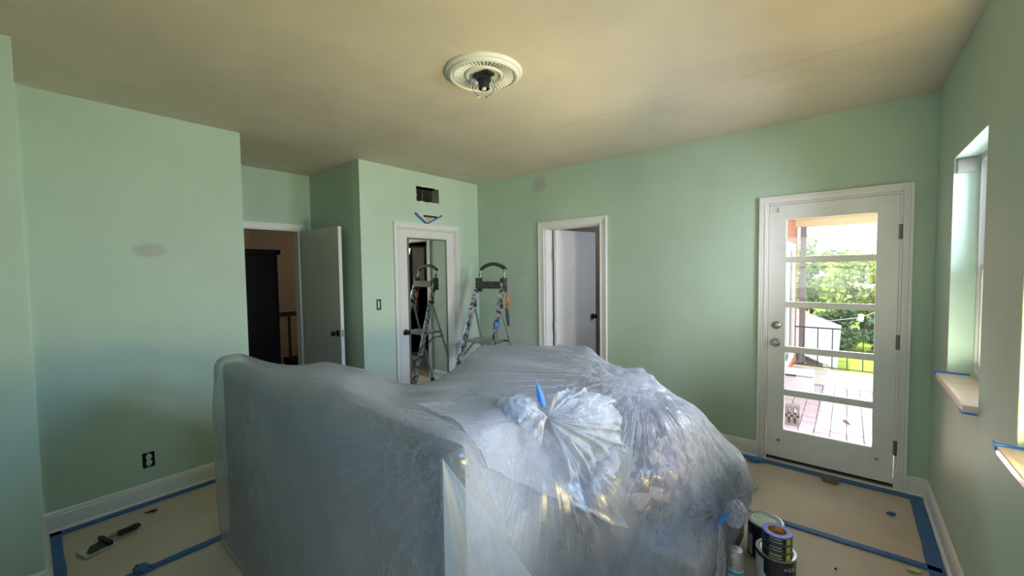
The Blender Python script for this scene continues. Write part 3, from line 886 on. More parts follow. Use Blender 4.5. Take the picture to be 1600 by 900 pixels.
crumple('tape_scrap', (-2.84, 0.34, 0.012), 0.05, 0.028, 0.008, m_tape, 'crumpled blue tape end on the floor seam near the left wall', 'tape', 9, 0.4)
crumple('paper_scrap', (0.285, 2.83, 0.006), 0.028, 0.012, 0.006, mat('pale_scrap', (0.66, 0.62, 0.42), 0.7, var=0.3, scale=60), 'pale crumpled scrap beside the right end of the tape seam', 'scrap', 7, 0.2)
crumple('plaster_crumb', (-0.02, 2.60, 0.004), 0.006, 0.005, 0.005, m_black, 'tiny dark crumb on the floor paper right of the paint cans', 'crumb', 8)
crumple('drywall_scrap', (-3.50, 0.475, 0.008), 0.03, 0.010, 0.005, m_dark, 'small dark sliver on the floor paper near the left baseboard', 'scrap', 11, 1.3)
sb = thing('sanding_block', (-0.07, 3.655, 0.014), 'brown sanding block lying at the exterior door threshold', 'sanding block', rz=0.2)
m_sand = mat('brown_abrasive', (0.17, 0.125, 0.10), 0.9, var=0.25, scale=60)
MB().box((-0.045, -0.028, 0.004), (0.045, 0.028, 0.026), 0.004).build('foam_core', m_sand, sb)
MB().box((-0.046, -0.029, 0.0), (0.046, 0.029, 0.005), 0.001).build('grit_face', m_sand, sb)

# paint pad tool on the floor by the left wall
tl = thing('paint_pad', (-3.27, 0.205, 0.010), 'square grey paint pad with a thick black handle on the floor paper', 'painting tool', rz=math.atan2(0.368 - 0.15, -3.315 + 3.253))
m_pad = mat('pale_pad_backing', (0.50, 0.53, 0.48), 0.5, var=0.25, scale=30)
MB().box((-0.075, -0.055, 0.0), (0.055, 0.055, 0.010), 0.002).build('pad', m_pad, tl)
MB().prism([(-0.055, -0.020, 0.0102), (-0.02, 0.030, 0.0102), (0.05, 0.045, 0.0102), (0.05, -0.045, 0.0102), (-0.05, -0.05, 0.0102)], (0, 0, 0.006)).build('backing_plate', mat('dark_green_plate', (0.03, 0.04, 0.03), 0.4), tl)
MB().box((0.030, -0.055, 0.010), (0.055, 0.055, 0.034), 0.004).cyl((0.042, 0.050, 0.024), (0.042, 0.066, 0.024), 0.012, seg=12).build('crossbar', m_black, tl)
MB().tube([(0.05, 0, 0.026), (0.085, 0, 0.034), (0.105, 0, 0.032)], 0.012, 12).build('neck', mat('olive_plastic', (0.20, 0.19, 0.07), 0.5), tl, smooth=50)
MB().tube([(0.095, 0, 0.032), (0.11, 0, 0.030), (0.15, 0, 0.027), (0.19, 0, 0.026), (0.215, 0, 0.026)], [0.014, 0.019, 0.018, 0.021, 0.012], 14).build('handle', m_black, tl, smooth=50)
MB().cyl((0.214, 0, 0.026), (0.232, 0, 0.026), 0.006, 0.003, seg=10).build('hanging_tip', m_plaster, tl)

tl.scale = (0.92, 1.05, 0.92)

# ------------------------------------------------------------------ step ladder
ld = thing('step_ladder', (-3.115, 3.27, 0.002), 'paint-spattered aluminium step ladder with a black arched handle, between mirror and bathroom door', 'ladder')
def P(x, y, z): return (x, y, z)
tops = {-1: Vector((-0.190, 0.105, 1.42)), 1: Vector((0.190, 0.105, 1.42))}
feet = {-1: Vector((-0.255, -0.34, 0.03)), 1: Vector((0.255, -0.34, 0.03))}
rear_top = {-1: Vector((-0.200, 0.045, 1.17)), 1: Vector((0.200, 0.045, 1.17))}
rear_foot = {-1: Vector((-0.255, 0.40, 0.03)), 1: Vector((0.255, 0.40, 0.03))}
def bar(p, q, wx, wy, m, name, parent, bev=0.003):
    p = Vector(p); q = Vector(q); d = q - p
    rot = d.to_track_quat('Z', 'X').to_matrix().to_4x4()
    mb = MB()
    mb.box((-wx / 2, -wy / 2, 0), (wx / 2, wy / 2, d.length), bev)
    bmesh.ops.transform(mb.bm, matrix=Matrix.Translation(p) @ rot, verts=mb.bm.verts)
    return mb.build(name, m, parent)
for s in (-1, 1):
    d_ = feet[s] - tops[s]
    rl = bar(feet[s], tops[s] + (tops[s] - feet[s]).normalized() * 0.02, 0.062, 0.026, m_alu, 'front_rail', ld)
    MB().box(feet[s] + Vector((-0.022, -0.045, -0.03)), feet[s] + Vector((0.022, 0.045, 0.025)), 0.006).build('rubber_foot', m_black, rl)
    MB().box(tops[s] + Vector((-0.020, -0.12, -0.10)) + Vector((0, 0.09, 0)), tops[s] + Vector((0.020, 0.05, 0.06)), 0.008).build('top_bracket', m_spat, ld)
    r2 = MB().cyl(rear_foot[s], rear_top[s], 0.0125, seg=12).build('rear_leg', m_alu_plain, ld, smooth=40)
    MB().box(rear_foot[s] + Vector((-0.018, -0.022, -0.03)), rear_foot[s] + Vector((0.018, 0.022, 0.02)), 0.005).build('rubber_foot', m_black, r2)
    MB().cyl(rear_top[s] + Vector((-0.03, -0.01, 0.0)), rear_top[s] + Vector((0.03, -0.01, 0.0)), 0.026, seg=16).build('hinge_joint', m_spat, ld, smooth=40)
    MB().tube([tops[s] + Vector((0, 0.015, 0.03)), tops[s] + Vector((-0.008 * s, 0.035, 0.12)), tops[s] + Vector((-0.012 * s, 0.045, 0.165))], 0.0125, 10).build('handle_post', m_alu, ld, smooth=50)
hp = []
for k in range(13):
    t = k / 12; x = -0.185 + 0.37 * t
    hp.append((x, 0.152, 1.575 + 0.062 * math.sin(t * PI) ** 0.75))
MB().tube(hp, 0.021, 10).build('arched_handle', m_spat, ld, smooth=50)
MB().box((-0.185, 0.05, 1.36), (0.185, 0.155, 1.44), 0.008).build('tool_tray', m_spat, ld)
def on_rail(s, z):
    t = (z - feet[s].z) / (tops[s].z - feet[s].z); return feet[s].lerp(tops[s], t)
def on_rear(s, z):
    t = (z - rear_foot[s].z) / (rear_top[s].z - rear_foot[s].z); return rear_foot[s].lerp(rear_top[s], t)
for z in (0.24, 0.49):
    a = on_rail(-1, z); b = on_rail(1, z)
    MB().box((a.x + 0.012, a.y - 0.045, z - 0.012), (b.x - 0.012, b.y + 0.035, z + 0.010), 0.004).build('step', m_alu, ld)
a = on_rail(-1, 0.78); b = on_rail(1, 0.78)
rr_ = on_rear(1, 0.78)
pts = []
for k in range(9):
    t = k / 8 * PI
    pts.append((b.x * 0.92 * math.cos(t), rr_.y - 0.10 + 0.10 * math.sin(t), 0.765))
pts = [(-b.x * 0.92, a.y - 0.02, 0.765), (b.x * 0.92, a.y - 0.02, 0.765)] + pts
MB().prism(pts, (0, 0, 0.024)).build('platform', m_alu_plain, ld)
MB().tube([on_rear(-1, 0.77) + Vector((0.0, 0, 0)), (0, rr_.y + 0.015, 0.77), on_rear(1, 0.77)], 0.010, 8).build('platform_brace', m_spat, ld, smooth=50)
for z in (0.14,):
    MB().tube([on_rear(-1, z), on_rear(1, z)], 0.010, 8).build('rear_brace', m_alu_plain, ld, smooth=50)
for s in (-1, 1):
    MB().tube([on_rail(s, 0.56), on_rail(s, 0.74).lerp(on_rear(s, 0.74), 0.5) + Vector((0, 0, -0.02)), on_rear(s, 0.72)], 0.007, 8).build('side_brace', m_spat, ld, smooth=50)
MB().box(on_rail(1, 0.98) + Vector((-0.016, -0.036, -0.025)), on_rail(1, 0.98) + Vector((0.016, 0.036, 0.025)), 0.005).build('blue_tape_wrap', m_tape_bright, ld)
ht = thing('caulking_gun', (-2.90, 3.40, 0.93), 'orange-gripped tool with a dark spattered shaft hanging on the right side of the ladder', 'hand tool')
m_or = mat('orange_grip', (0.75, 0.16, 0.05), 0.5, var=0.3, scale=40)
MB().tube([(0, 0.02, 0.36), (0.012, 0.01, 0.33), (0.006, 0.0, 0.29), (0.016, 0.0, 0.25), (0.006, 0.0, 0.21)], [0.010, 0.020, 0.017, 0.020, 0.013], 12).build('grip', m_or, ht, smooth=50)
MB().tube([(0.006, 0, 0.22), (0.014, 0, 0.12), (0.022, 0, 0.02)], [0.017, 0.021, 0.013], 10).build('shaft', m_spat, ht, smooth=50)
MB().tube([(-0.020, 0.02, 0.23), (-0.014, 0.0, 0.19), (0.0, 0.0, 0.17)], 0.006, 8).build('trigger', m_black, ht, smooth=50)
MB().tube([(-0.02, 0.0, 0.375), (0.004, 0.02, 0.385), (0.004, 0.03, 0.35)], 0.004, 8).build('hook', m_steel, ht, smooth=50)

# ------------------------------------------------------------------ cans
def can(name, base, r, h, label, m_body, lid=True, content=None, group=None, rz=0.0):
    o = thing(name, base, label, 'paint can', group, rz)
    rim = [(r, h - 0.010), (r + 0.003, h - 0.006), (r + 0.003, h - 0.001), (r, h), (r - 0.006, h), (r - 0.008, h - 0.006)]
    MB().lathe([(r - 0.002, 0.0), (r + 0.002, 0.003), (r, 0.008), (r, h - 0.010), (r - 0.003, h - 0.010), (r - 0.003, 0.004)], (0, 0, 0), 'Z', 48, close=True).lathe([(0.0, 0.002), (r - 0.002, 0.002), (r - 0.002, 0.004), (0.0, 0.004)], (0, 0, 0), 'Z', 48).build('body', m_body, o, smooth=40)
    MB().lathe([(r + 0.0005, h - 0.011), (r + 0.003, h - 0.008), (r + 0.003, h - 0.001), (r, h), (r - 0.010, h), (r - 0.012, h - 0.006), (r - 0.016, h - 0.008), (r - 0.016, h - 0.010)], (0, 0, 0), 'Z', 48, close=True).build('rim', m_can_rim, o, smooth=40)
    if lid:
        MB().lathe([(0.0, h - 0.008), (r - 0.026, h - 0.008), (r - 0.022, h - 0.003), (r - 0.017, h - 0.002), (r - 0.014, h - 0.005), (r - 0.014, h - 0.012), (0, h - 0.012)], (0, 0, 0), 'Z', 48).build('lid', m_lid, o, smooth=40)
    else:
        MB().lathe([(0.0, h * 0.55), (r - 0.005, h * 0.55), (r - 0.005, h * 0.50), (0, h * 0.50)], (0, 0, 0), 'Z', 40).build('paint', content, o)
    return o
m_can_navy = mat('navy_black_label', (0.010, 0.013, 0.028), 0.22, var=0.2, coat=0.4)
m_can_rim = mat('tin_rim', (0.40, 0.42, 0.42), 0.3, 0.85, var=0.2, scale=60)
m_lid = mat('paint_smeared_lid', (0.55, 0.62, 0.58), 0.3, 0.35, var=0.25, scale=16)
c1 = can('paint_can', (-0.318, 2.500, 0.0115), 0.082, 0.190, 'dark paint can with a shiny closed lid, behind the tape rolls', m_can_navy, group='paint cans on the floor paper')
c2 = can('paint_can', (-0.243, 2.262, 0.0115), 0.082, 0.190, 'navy paint can with a pale side label carrying the blue tape rolls', m_can_navy, lid=True, group='paint cans on the floor paper')
def wrap(r, a0, a1, z0, z1, name, m, parent, n_=16, top=None):
    g0, g1 = [], []
    for k in range(n_ + 1):
        t = k / n_; a = a0 + (a1 - a0) * t
        zt = z1 if top is None else z1 + top(t)
        g0.append((r * math.cos(a), r * math.sin(a), z0)); g1.append((r * math.cos(a), r * math.sin(a), zt))
    mb = MB().quads([g0, g1])
    return mb.build(name, m, parent, smooth=60)
m_lab = mat('pale_grey_label', (0.50, 0.53, 0.58), 0.4, var=0.08, scale=20)
# directions seen from the room side: angle of -y-ish face
av = math.atan2(-2.262, 0.243)
wrap(0.0829, av - 1.45, av - 0.62, 0.012, 0.165, 'side_label', m_lab, c2)
wrap(0.0832, av - 0.62, av + 0.25, 0.012, 0.105, 'side_label', m_lab, c2, top=lambda t: -0.075 * t)
wrap(0.0829, av - 1.3, av - 0.75, 0.012, 0.120, 'side_label', m_lab, c1)
def text(body, size, parent, loc, rot, m, name='lettering', ext=0.0004):
    cu = bpy.data.curves.new(name, 'FONT'); cu.body = body; cu.size = size; cu.extrude = ext; cu.align_x = 'CENTER'
    cu.materials.append(m)
    tmp = bpy.data.objects.new(name, cu); C.objects.link(tmp); bpy.context.view_layer.update()
    me = bpy.data.meshes.new_from_object(tmp.evaluated_get(bpy.context.evaluated_depsgraph_get()))
    bpy.data.objects.remove(tmp)
    o = bpy.data.objects.new(name, me); C.objects.link(o); o.parent = parent; o.location = loc; o.rotation_euler = rot
    return o
m_letter = mat('silver_lettering', (0.62, 0.64, 0.66), 0.4)
for k, ch in enumerate('VOR'):
    aa = av + 0.48 + k * 0.24
    text(ch, 0.024, c2, (0.0835 * math.cos(aa), 0.0835 * math.sin(aa), 0.138), (PI / 2, 0, aa + PI / 2), m_letter)

# tape rolls stacked on the can
m_roll = mat('blue_tape_roll', (0.06, 0.16, 0.58), 0.45, var=0.12, scale=60)
m_wrapper = mat('dark_printed_wrapper', (0.015, 0.018, 0.028), 0.2, coat=0.3)
m_core = mat('cardboard_core', (0.50, 0.28, 0.12), 0.6, var=0.45, scale=30)
m_yel = mat('olive_yellow_print', (0.45, 0.44, 0.06), 0.4, var=0.2, scale=50)
m_gry = mat('grey_print', (0.28, 0.29, 0.30), 0.4, var=0.2, scale=50)
names = ('top roll of the stack of blue tape rolls on the navy can', 'middle roll of the stack of blue tape rolls on the navy can', 'bottom roll of the tape stack, standing on the can lid')
zt = 0.0115 + 0.1905
for k in range(3):
    z = zt + k * 0.0372
    o = thing('tape_roll', (-0.236, 2.236, z), names[2 - k], 'tape roll', 'tape rolls stacked on the can')
    hh = 0.036
    MB().lathe([(0.040, 0.0), (0.060, 0.0), (0.061, 0.002), (0.061, hh - 0.002), (0.060, hh), (0.040, hh)], (0, 0, 0), 'Z', 44, close=True).build('tape', m_roll, o, smooth=35)
    MB().lathe([(0.0375, 0.0005), (0.0398, 0.0005), (0.0398, hh + 0.0004), (0.0375, hh + 0.0004)], (0, 0, 0), 'Z', 36, close=True).build('core', m_core, o, smooth=35)
    wrap(0.0616, 0, 2 * PI, 0.001, hh - (0.006 if k == 2 else 0.001), 'wrapper', m_wrapper, o, n_=44)
    for (a0, a1, z0, z1, mm) in ((-0.55, 0.35, 0.007, 0.013, m_gry), (-0.5, 0.3, 0.020, 0.027, m_yel if k == 0 else m_gry), (0.62, 1.0, 0.003, 0.031, m_yel)):
        if k == 0 and a0 > 0: pass
        wrap(0.0620, av + a0, av + a1, z0, z1, 'printed_band', mm, o, n_=10)

# spray can with clear cap
sc = thing('spray_can', (-0.374, 2.035, 0.0135), 'slim white spray can with a blue band and a clear cap beside the covered bed', 'spray can')
m_sp = mat('white_spray_label', (0.50, 0.54, 0.55), 0.35, var=0.12, scale=30)
r = 0.031
MB().lathe([(r - 0.002, 0), (r, 0.003), (r, 0.150), (r - 0.001, 0.152)], (0, 0, 0), 'Z', 32).build('body', m_sp, sc, smooth=40)
MB().lathe([(r - 0.001, 0.152), (r - 0.004, 0.162), (0.016, 0.172), (0.013, 0.174), (0, 0.174)], (0, 0, 0), 'Z', 32).build('shoulder', m_nickel, sc, smooth=40)
wrap(r + 0.0006, 0, 2 * PI, 0.134, 0.147, 'blue_band', mat('cyan_band', (0.02, 0.28, 0.48), 0.35), sc, n_=32)
for k in range(5):
    wrap(r + 0.0005, av + 0.25, av + 0.85, 0.118 - k * 0.011, 0.1205 - k * 0.011, 'printed_line', m_gry, sc, n_=6)
MB().lathe([(0, 0.172), (0.013, 0.172), (0.015, 0.180), (0.014, 0.196), (0.010, 0.200), (0, 0.200)], (0, 0, 0), 'Z', 20).build('nozzle', m_white_plastic, sc, smooth=40)
MB().lathe([(r - 0.002, 0.156), (r + 0.001, 0.157), (r - 0.0005, 0.222), (r - 0.004, 0.228), (0.006, 0.229), (0.006, 0.2275), (r - 0.005, 0.2265), (r - 0.002, 0.221)], (0, 0, 0), 'Z', 32, close=True).build('clear_cap', mat_film('clear_cap_plastic', 0.22, (0.9, 0.92, 0.95), rough=0.12, crease=0.3, scale=40), sc, smooth=40)

sc.scale = (1.08, 1.08, 1.13)
# ------------------------------------------------------------------ outside
PZ = -0.15
m_pav = mat('pinkish_paver', (0.50, 0.42, 0.45), 0.85, var=0.16, scale=9)
m_sandj = mat('grey_joint_sand', (0.13, 0.115, 0.12), 0.95, var=0.2, scale=40)
pat = thing('patio', (0, 5.6, PZ), None, None); struct(pat)
bp_ = (0, 5.6, PZ)
L(MB().box((-3.0, YB + 0.14, PZ - 0.20), (4.0, 7.32, PZ - 0.012)).build('bed', m_sandj, pat), bp_)
L(MB().box((-3.0, 7.325, PZ - 0.20), (4.0, 8.45, PZ), 0.01).build('concrete_border', mat('pale_concrete', (0.66, 0.62, 0.58), 0.85, var=0.15, scale=6), pat), bp_)
proto = None
cnt = 0
random.seed(12)
for i in range(16):
    for j in range(18):
        x = -1.10 + i * 0.132; y = 3.98 + j * 0.198 - (0.099 if i % 2 else 0)
        if y > 7.26: continue
        if proto is None:
            proto = MB().box((-0.062, -0.095, -0.05), (0.062, 0.095, 0.0), 0.0).build('paver', m_pav, pat); o = proto
        else:
            o = proto.copy(); C.objects.link(o); o.parent = pat
        o.location = (x + random.uniform(-.002, .002), y - 5.6 + random.uniform(-.002, .002), random.uniform(-.004, .002))
        o.rotation_euler = (0, 0, random.uniform(-.02, .02)); cnt += 1
L(MB().box((-3.0, YB + 0.14, PZ - 0.0115), (-1.17, 7.32, PZ - 0.002)).box((1.02, YB + 0.14, PZ - 0.0115), (4.0, 7.32, PZ - 0.002)).build('side_paving', m_pav, pat), bp_)

# salmon wing wall with white-framed window, downpipe post, eave beam
m_salmon = mat('salmon_stucco', (0.62, 0.20, 0.14), 0.85, var=0.06, bump=0.3, bscale=80)
wg = struct(MB().box((-0.95, YB + 0.14, PZ), (-0.70, 8.95, 2.6)).build('wall_wing', m_salmon))
ww = thing('window_4', (-0.70, 7.4, 0), None, None); struct(ww)
b4 = (-0.70, 7.4, 0)
g = MB()
for a, b in (((6.45, 0.05), (6.57, 1.93)), ((8.13, 0.05), (8.25, 1.93)), ((6.57, 0.05), (8.13, 0.17)), ((6.57, 1.81), (8.13, 1.93)), ((7.28, 0.17), (7.42, 1.81))):
    g.box((-0.700, a[0], a[1]), (-0.672, b[0], b[1]), 0.003)
L(g.build('window_frame', mat('white_outdoor_frame', (0.8, 0.8, 0.82), 0.5), ww), b4)
L(MB().box((-0.698, 6.57, 0.17), (-0.690, 7.28, 1.81)).build('pane', mat('dark_glazing', (0.35, 0.38, 0.42), 0.1), ww), b4)
L(MB().box((-0.698, 7.42, 0.17), (-0.690, 8.13, 1.81)).build('pane', bpy.data.materials['dark_glazing'], ww), b4)
pp = thing('porch_post', (-0.60, 8.72, PZ), 'slim grey porch post standing at the corner of the salmon wall outside', 'post')
MB().box((-0.042, -0.042, 0.0), (0.042, 0.042, 2.40), 0.006).build('shaft', mat('grey_metal_post', (0.20, 0.18, 0.19), 0.6), pp)
MB().box((-0.065, -0.065, 0.0), (0.065, 0.065, 0.02), 0.003).build('base_plate', m_dark, pp)
m_soff = mat('cream_soffit', (0.80, 0.66, 0.42), 0.8, var=0.06)
pr_ = thing('porch_roof', (0.5, 8.6, 2.25), 'cream porch beam and soffit spanning above the patio railing', 'porch roof')
MB().box((-1.3, -0.12, 0.0), (2.5, 0.20, 0.26), 0.005).build('beam', m_soff, pr_)
MB().box((-1.3, -1.3, 0.10), (2.5, -0.125, 0.15), 0.003).build('soffit', m_soff, pr_)

# iron railing
m_iron = mat('black_iron', (0.02, 0.02, 0.022), 0.5)
rg = thing('patio_railing', (0, 8.36, PZ), 'thin black iron railing along the far edge of the sunlit patio', 'railing')
MB().box((-0.70, -0.012, 0.685), (2.4, 0.012, 0.705)).build('top_rail', m_iron, rg)
MB().box((-0.70, -0.008, 0.045), (2.4, 0.008, 0.060)).build('bottom_rail', m_iron, rg)
for k in range(16):
    x = -0.55 + k * 0.19
    MB().box((x - 0.007, -0.007, 0.0 if k % 6 == 5 else 0.060), (x + 0.007, 0.007, 0.685)).build('picket', m_iron, rg)
# white carton on patio
bx = thing('foam_box', (-0.50, 6.98, PZ + 0.001), 'open white box standing on the patio against the salmon wall', 'box', rz=0.05)
m_fw = mat('white_foam', (0.80, 0.80, 0.84), 0.7)
g = MB().box((-0.17, -0.24, 0), (0.17, 0.24, 0.012))
g.box((-0.17, -0.24, 0.012), (-0.155, 0.24, 0.20)).box((0.155, -0.24, 0.012), (0.17, 0.24, 0.20)).box((-0.155, -0.24, 0.012), (0.155, -0.225, 0.20)).box((-0.155, 0.225, 0.012), (0.155, 0.24, 0.20))
g.build('tray', m_fw, bx)
MB().box((-0.168, -0.20, 0.202), (0.168, 0.23, 0.22), 0.004).build('lid', m_fw, bx)
MB().box((-0.160, 0.16, 0.22), (-0.14, 0.40, 0.42), 0.003, rot=Matrix.Rotation(0.25, 4, 'Y')).build('flap', m_fw, bx)
MB().box((-0.16, -0.28, 0.205), (-0.03, -0.245, 0.225), 0.004).build('strap', m_dark, bx)
gb = thing('concrete_block', (-0.435, 5.27, PZ + 0.001), 'small grey hollow concrete block on the patio near the door glass', 'block')
m_cb = mat('grey_block', (0.22, 0.22, 0.21), 0.95, var=0.35, scale=50)
g = MB()
for z in (0, 0.095, 0.19):
    g.box((-0.062, -0.05, z), (0.062, 0.05, z + 0.022))
g.box((-0.062, -0.05, 0.022), (-0.040, 0.05, 0.19)).box((0.040, -0.05, 0.022), (0.062, 0.05, 0.19)).box((-0.012, -0.05, 0.022), (0.012, 0.05, 0.19))
g.build('shell', m_cb, gb)
MB().box((-0.0395, 0.0, 0.0225), (0.0395, 0.04, 0.0945)).build('web', m_cb, gb)
lfm = MB()
lfm.quads([[(-0.07 + 0.14 * i / 6, (-1 if j == 0 else 1) * 0.022 * math.sin(PI * (i + .3) / 6.6), 0.010 + 0.012 * math.sin(i)) for j in (0, 1)] for i in range(7)])
lfo = lfm.build('fallen_leaf', mat('dark_dry_leaf', (0.05, 0.035, 0.03), 0.7)); lfo.location = (0.018, 5.66, PZ + 0.002); lfo.rotation_euler = (0, 0, -0.9)
tag(lfo, 'dark dry leaf curled on the sunlit patio pavers', 'leaf')
lv = lfo

# lawn, neighbour house, trees
m_lawn = mat('yellow_green_lawn', (0.34, 0.46, 0.05), 0.95, var=0.2, scale=1.2)
struct(MB().box((-60, 8.5, -2.35), (60, 90, -2.2)).box((4.05, -30, -2.35), (60, 8.5, -2.2)).build('lawn', m_lawn))
hs = thing('neighbour_house', (-1.6, 14.5, -2.2), 'low neighbouring house with a pale shingle roof and red brick base below the railing', 'house')
bh = (-1.6, 14.5, -2.2)
m_shin = mat('pale_lavender_shingle', (0.33, 0.31, 0.37), 0.9, var=0.22, scale=6)
L(MB().box((-4.2, 11.9, -2.2), (-0.42, 19.6, -0.80)).build('wall', mat('pale_pink_siding', (0.66, 0.52, 0.50), 0.8, var=0.06), hs), bh)
L(MB().box((-4.25, 11.85, -2.2), (-0.40, 11.899, -1.62)).build('brick_base', mat('red_brick_base', (0.40, 0.12, 0.09), 0.9, var=0.3, scale=12), hs), bh)
sl_ = 0.42
for k in range(12):
    xa = -0.14 - k * 0.17; za = -0.757 + (-0.14 - xa) * sl_
    xb = xa - 0.185; zb = za + 0.185 * sl_
    if k < 12:
        L(MB().prism([(xa, 11.5, za), (xb, 11.5, zb), (xb, 11.5, zb + 0.02), (xa, 11.5, za + 0.035)], (0, 8.5, 0)).build('shingle_course', m_shin, hs), bh)
L(MB().prism([(-2.13, 11.5, 0.06), (-4.4, 11.5, -0.85), (-4.4, 11.5, -0.80), (-2.13, 11.5, 0.12)], (0, 8.5, 0)).build('roof_slope', m_shin, hs), bh)
L(MB().box((-0.70, 11.55, -2.2), (-0.36, 11.85, -1.35), 0.01).build('utility_box', m_dark, hs), bh)

m_leaf = {}
for nm, col in (('bright', (0.42, 0.50, 0.12)), ('mid', (0.26, 0.36, 0.13)), ('dark', (0.07, 0.15, 0.06))):
    m_, n_, l_, b_ = new_mat('foliage_' + nm)
    t = noise_node(n_, l_, 1.1, 3)
    r_ = ramp(n_, l_, t.outputs['Fac'], [(0.35, tuple(c * 0.6 for c in col)), (0.65, tuple(min(1, c * 1.35) for c in col))])
    l_.new(r_.outputs['Color'], b_.inputs['Base Color']); b_.inputs['Roughness'].default_value = 0.7
    b_.inputs['Subsurface Weight'].default_value = 0.0
    m_leaf[nm] = m_
m_bark = mat('grey_brown_bark', (0.12, 0.09, 0.07), 0.95, var=0.3)
def tree(loc, h, rad, kind, label, seed, n_leaf=2600, leaf=0.16, low=False):
    rs = np.random.RandomState(seed)
    o = thing('tree', loc, label, 'tree', 'trees beyond the lawn')
    tk = MB().tube([(0, 0, 0), (0.1, 0, h * 0.3), (-0.05, 0.1, h * 0.6), (0.1, 0, h * 0.85)], [0.22, 0.17, 0.12, 0.05], 8)
    for k in range(5):
        a = rs.rand() * 6.28; z = h * (0.3 + 0.1 * k)
        tk.tube([(0, 0, z), (math.cos(a) * rad * 0.4, math.sin(a) * rad * 0.4, z + h * 0.12), (math.cos(a) * rad * 0.75, math.sin(a) * rad * 0.75, z + h * 0.2)], [0.08, 0.05, 0.02], 6)
    tk.build('trunk', m_bark, o, smooth=60)
    # clusters of leaves
    nc = 26
    cs = rs.normal(size=(nc, 3)); cs /= np.linalg.norm(cs, axis=1)[:, None]
    cs *= (0.45 + 0.5 * rs.rand(nc))[:, None]
    cs = cs * np.array([rad, rad, h * (0.40 if low else 0.36)]) + np.array([0, 0, h * (0.42 if low else 0.60)])
    idx = rs.randint(0, nc, n_leaf)
    d = rs.normal(size=(n_leaf, 3)); d /= np.linalg.norm(d, axis=1)[:, None]
    p = cs[idx] + d * (rad * 0.36 * (0.55 + 0.45 * rs.rand(n_leaf)))[:, None] * np.array([1, 1, 0.8])
    u = rs.normal(size=(n_leaf, 3)); u /= np.linalg.norm(u, axis=1)[:, None]
    v = np.cross(u, rs.normal(size=(n_leaf, 3))); v /= np.linalg.norm(v, axis=1)[:, None]
    s = (leaf * (0.6 + 0.8 * rs.rand(n_leaf)))[:, None]
    vs = np.stack([p - u * s, p + v * s * 0.5, p + u * s, p - v * s * 0.5], 1).reshape(-1, 3)
    vs[:, 2] = np.maximum(vs[:, 2], 0.02)
    me = bpy.data.meshes.new('foliage')
    me.from_pydata(vs.tolist(), [], [(4 * i, 4 * i + 1, 4 * i + 2, 4 * i + 3) for i in range(n_leaf)])
    me.materials.append(m_leaf[kind])
    f = bpy.data.objects.new('foliage', me); C.objects.link(f); f.parent = o; f['kind'] = 'stuff'
    return o
tree((-3.6, 27, -2.2), 4.7, 1.9, 'bright', 'yellow-green tree just right of the grey porch post, beyond the lawn', 1)
tree((0.6, 27, -2.2), 4.9, 1.9, 'bright', 'bright yellow-green tree in the middle of the door glass view', 2)
tree((4.8, 27, -2.2), 4.9, 1.9, 'mid', 'mid-green tree at the right edge of the door glass view', 3)
for k, (x, y, h_, kd, lb) in enumerate(((-2.6, 23.6, 2.9, 'mid', 'mid-green bush behind the neighbour roof ridge'), (-0.3, 23.4, 2.5, 'dark', 'dark green bush behind the right end of the neighbour roof'),
        (1.7, 23.6, 2.3, 'dark', 'dark green bush where the lawn ends, right of the roof'), (3.8, 23.4, 2.6, 'dark', 'dark green bush at the right end of the lawn'), (6.0, 23.6, 2.4, 'mid', 'mid-green bush far right at the lawn edge'))):
    tr_ = tree((x, y, -2.2), h_, 1.12, kd, lb, 40 + k, 4200, 0.11, low=True)
    tr_.name = 'bush'; tr_['category'] = 'bush'; tr_['group'] = 'bushes along the lawn edge'
tree((-7.8, 27, -2.2), 4.8, 1.9, 'mid', 'mid-green tree standing left of the porch post', 7)
tree((9.0, 27, -2.2), 4.8, 1.9, 'bright', 'yellow-green tree far right beyond the lawn', 8)
tree((-1.8, 32.5, -2.2), 5.6, 2.4, 'mid', 'tall thin-topped tree rising behind the bright middle tree', 9, 3000)
tree((3.6, 32.5, -2.2), 5.9, 2.4, 'bright', 'tall thin-topped tree rising behind the right-hand tree', 10, 3000)
tree((-7.2, 32.5, -2.2), 5.6, 2.4, 'mid', 'tall tree at the far left, behind the porch post', 11, 2600)
tree((9.0, 32.5, -2.2), 5.6, 2.4, 'mid', 'tall tree at the far right of the tree line', 12, 2600)
cb_ = thing('overhead_cable', (0.25, 12.0, 0.40), 'thin overhead cable with a white insulator crossing in front of the dark trees', 'cable')
MB().tube([(-0.62, -0.3, -0.10), (0, 0, 0), (0.45, 0.2, 0.22), (1.6, 0.8, 0.95)], 0.006, 6).build('wire', mat('pale_cable', (0.6, 0.6, 0.58), 0.6), cb_)
MB().lathe([(0, -0.10), (0.035, -0.09), (0.055, -0.03), (0.045, 0.03), (0.055, 0.06), (0.02, 0.08), (0, 0.08)], (0, 0, 0), 'Z', 14).build('insulator', m_fw, cb_, smooth=50)

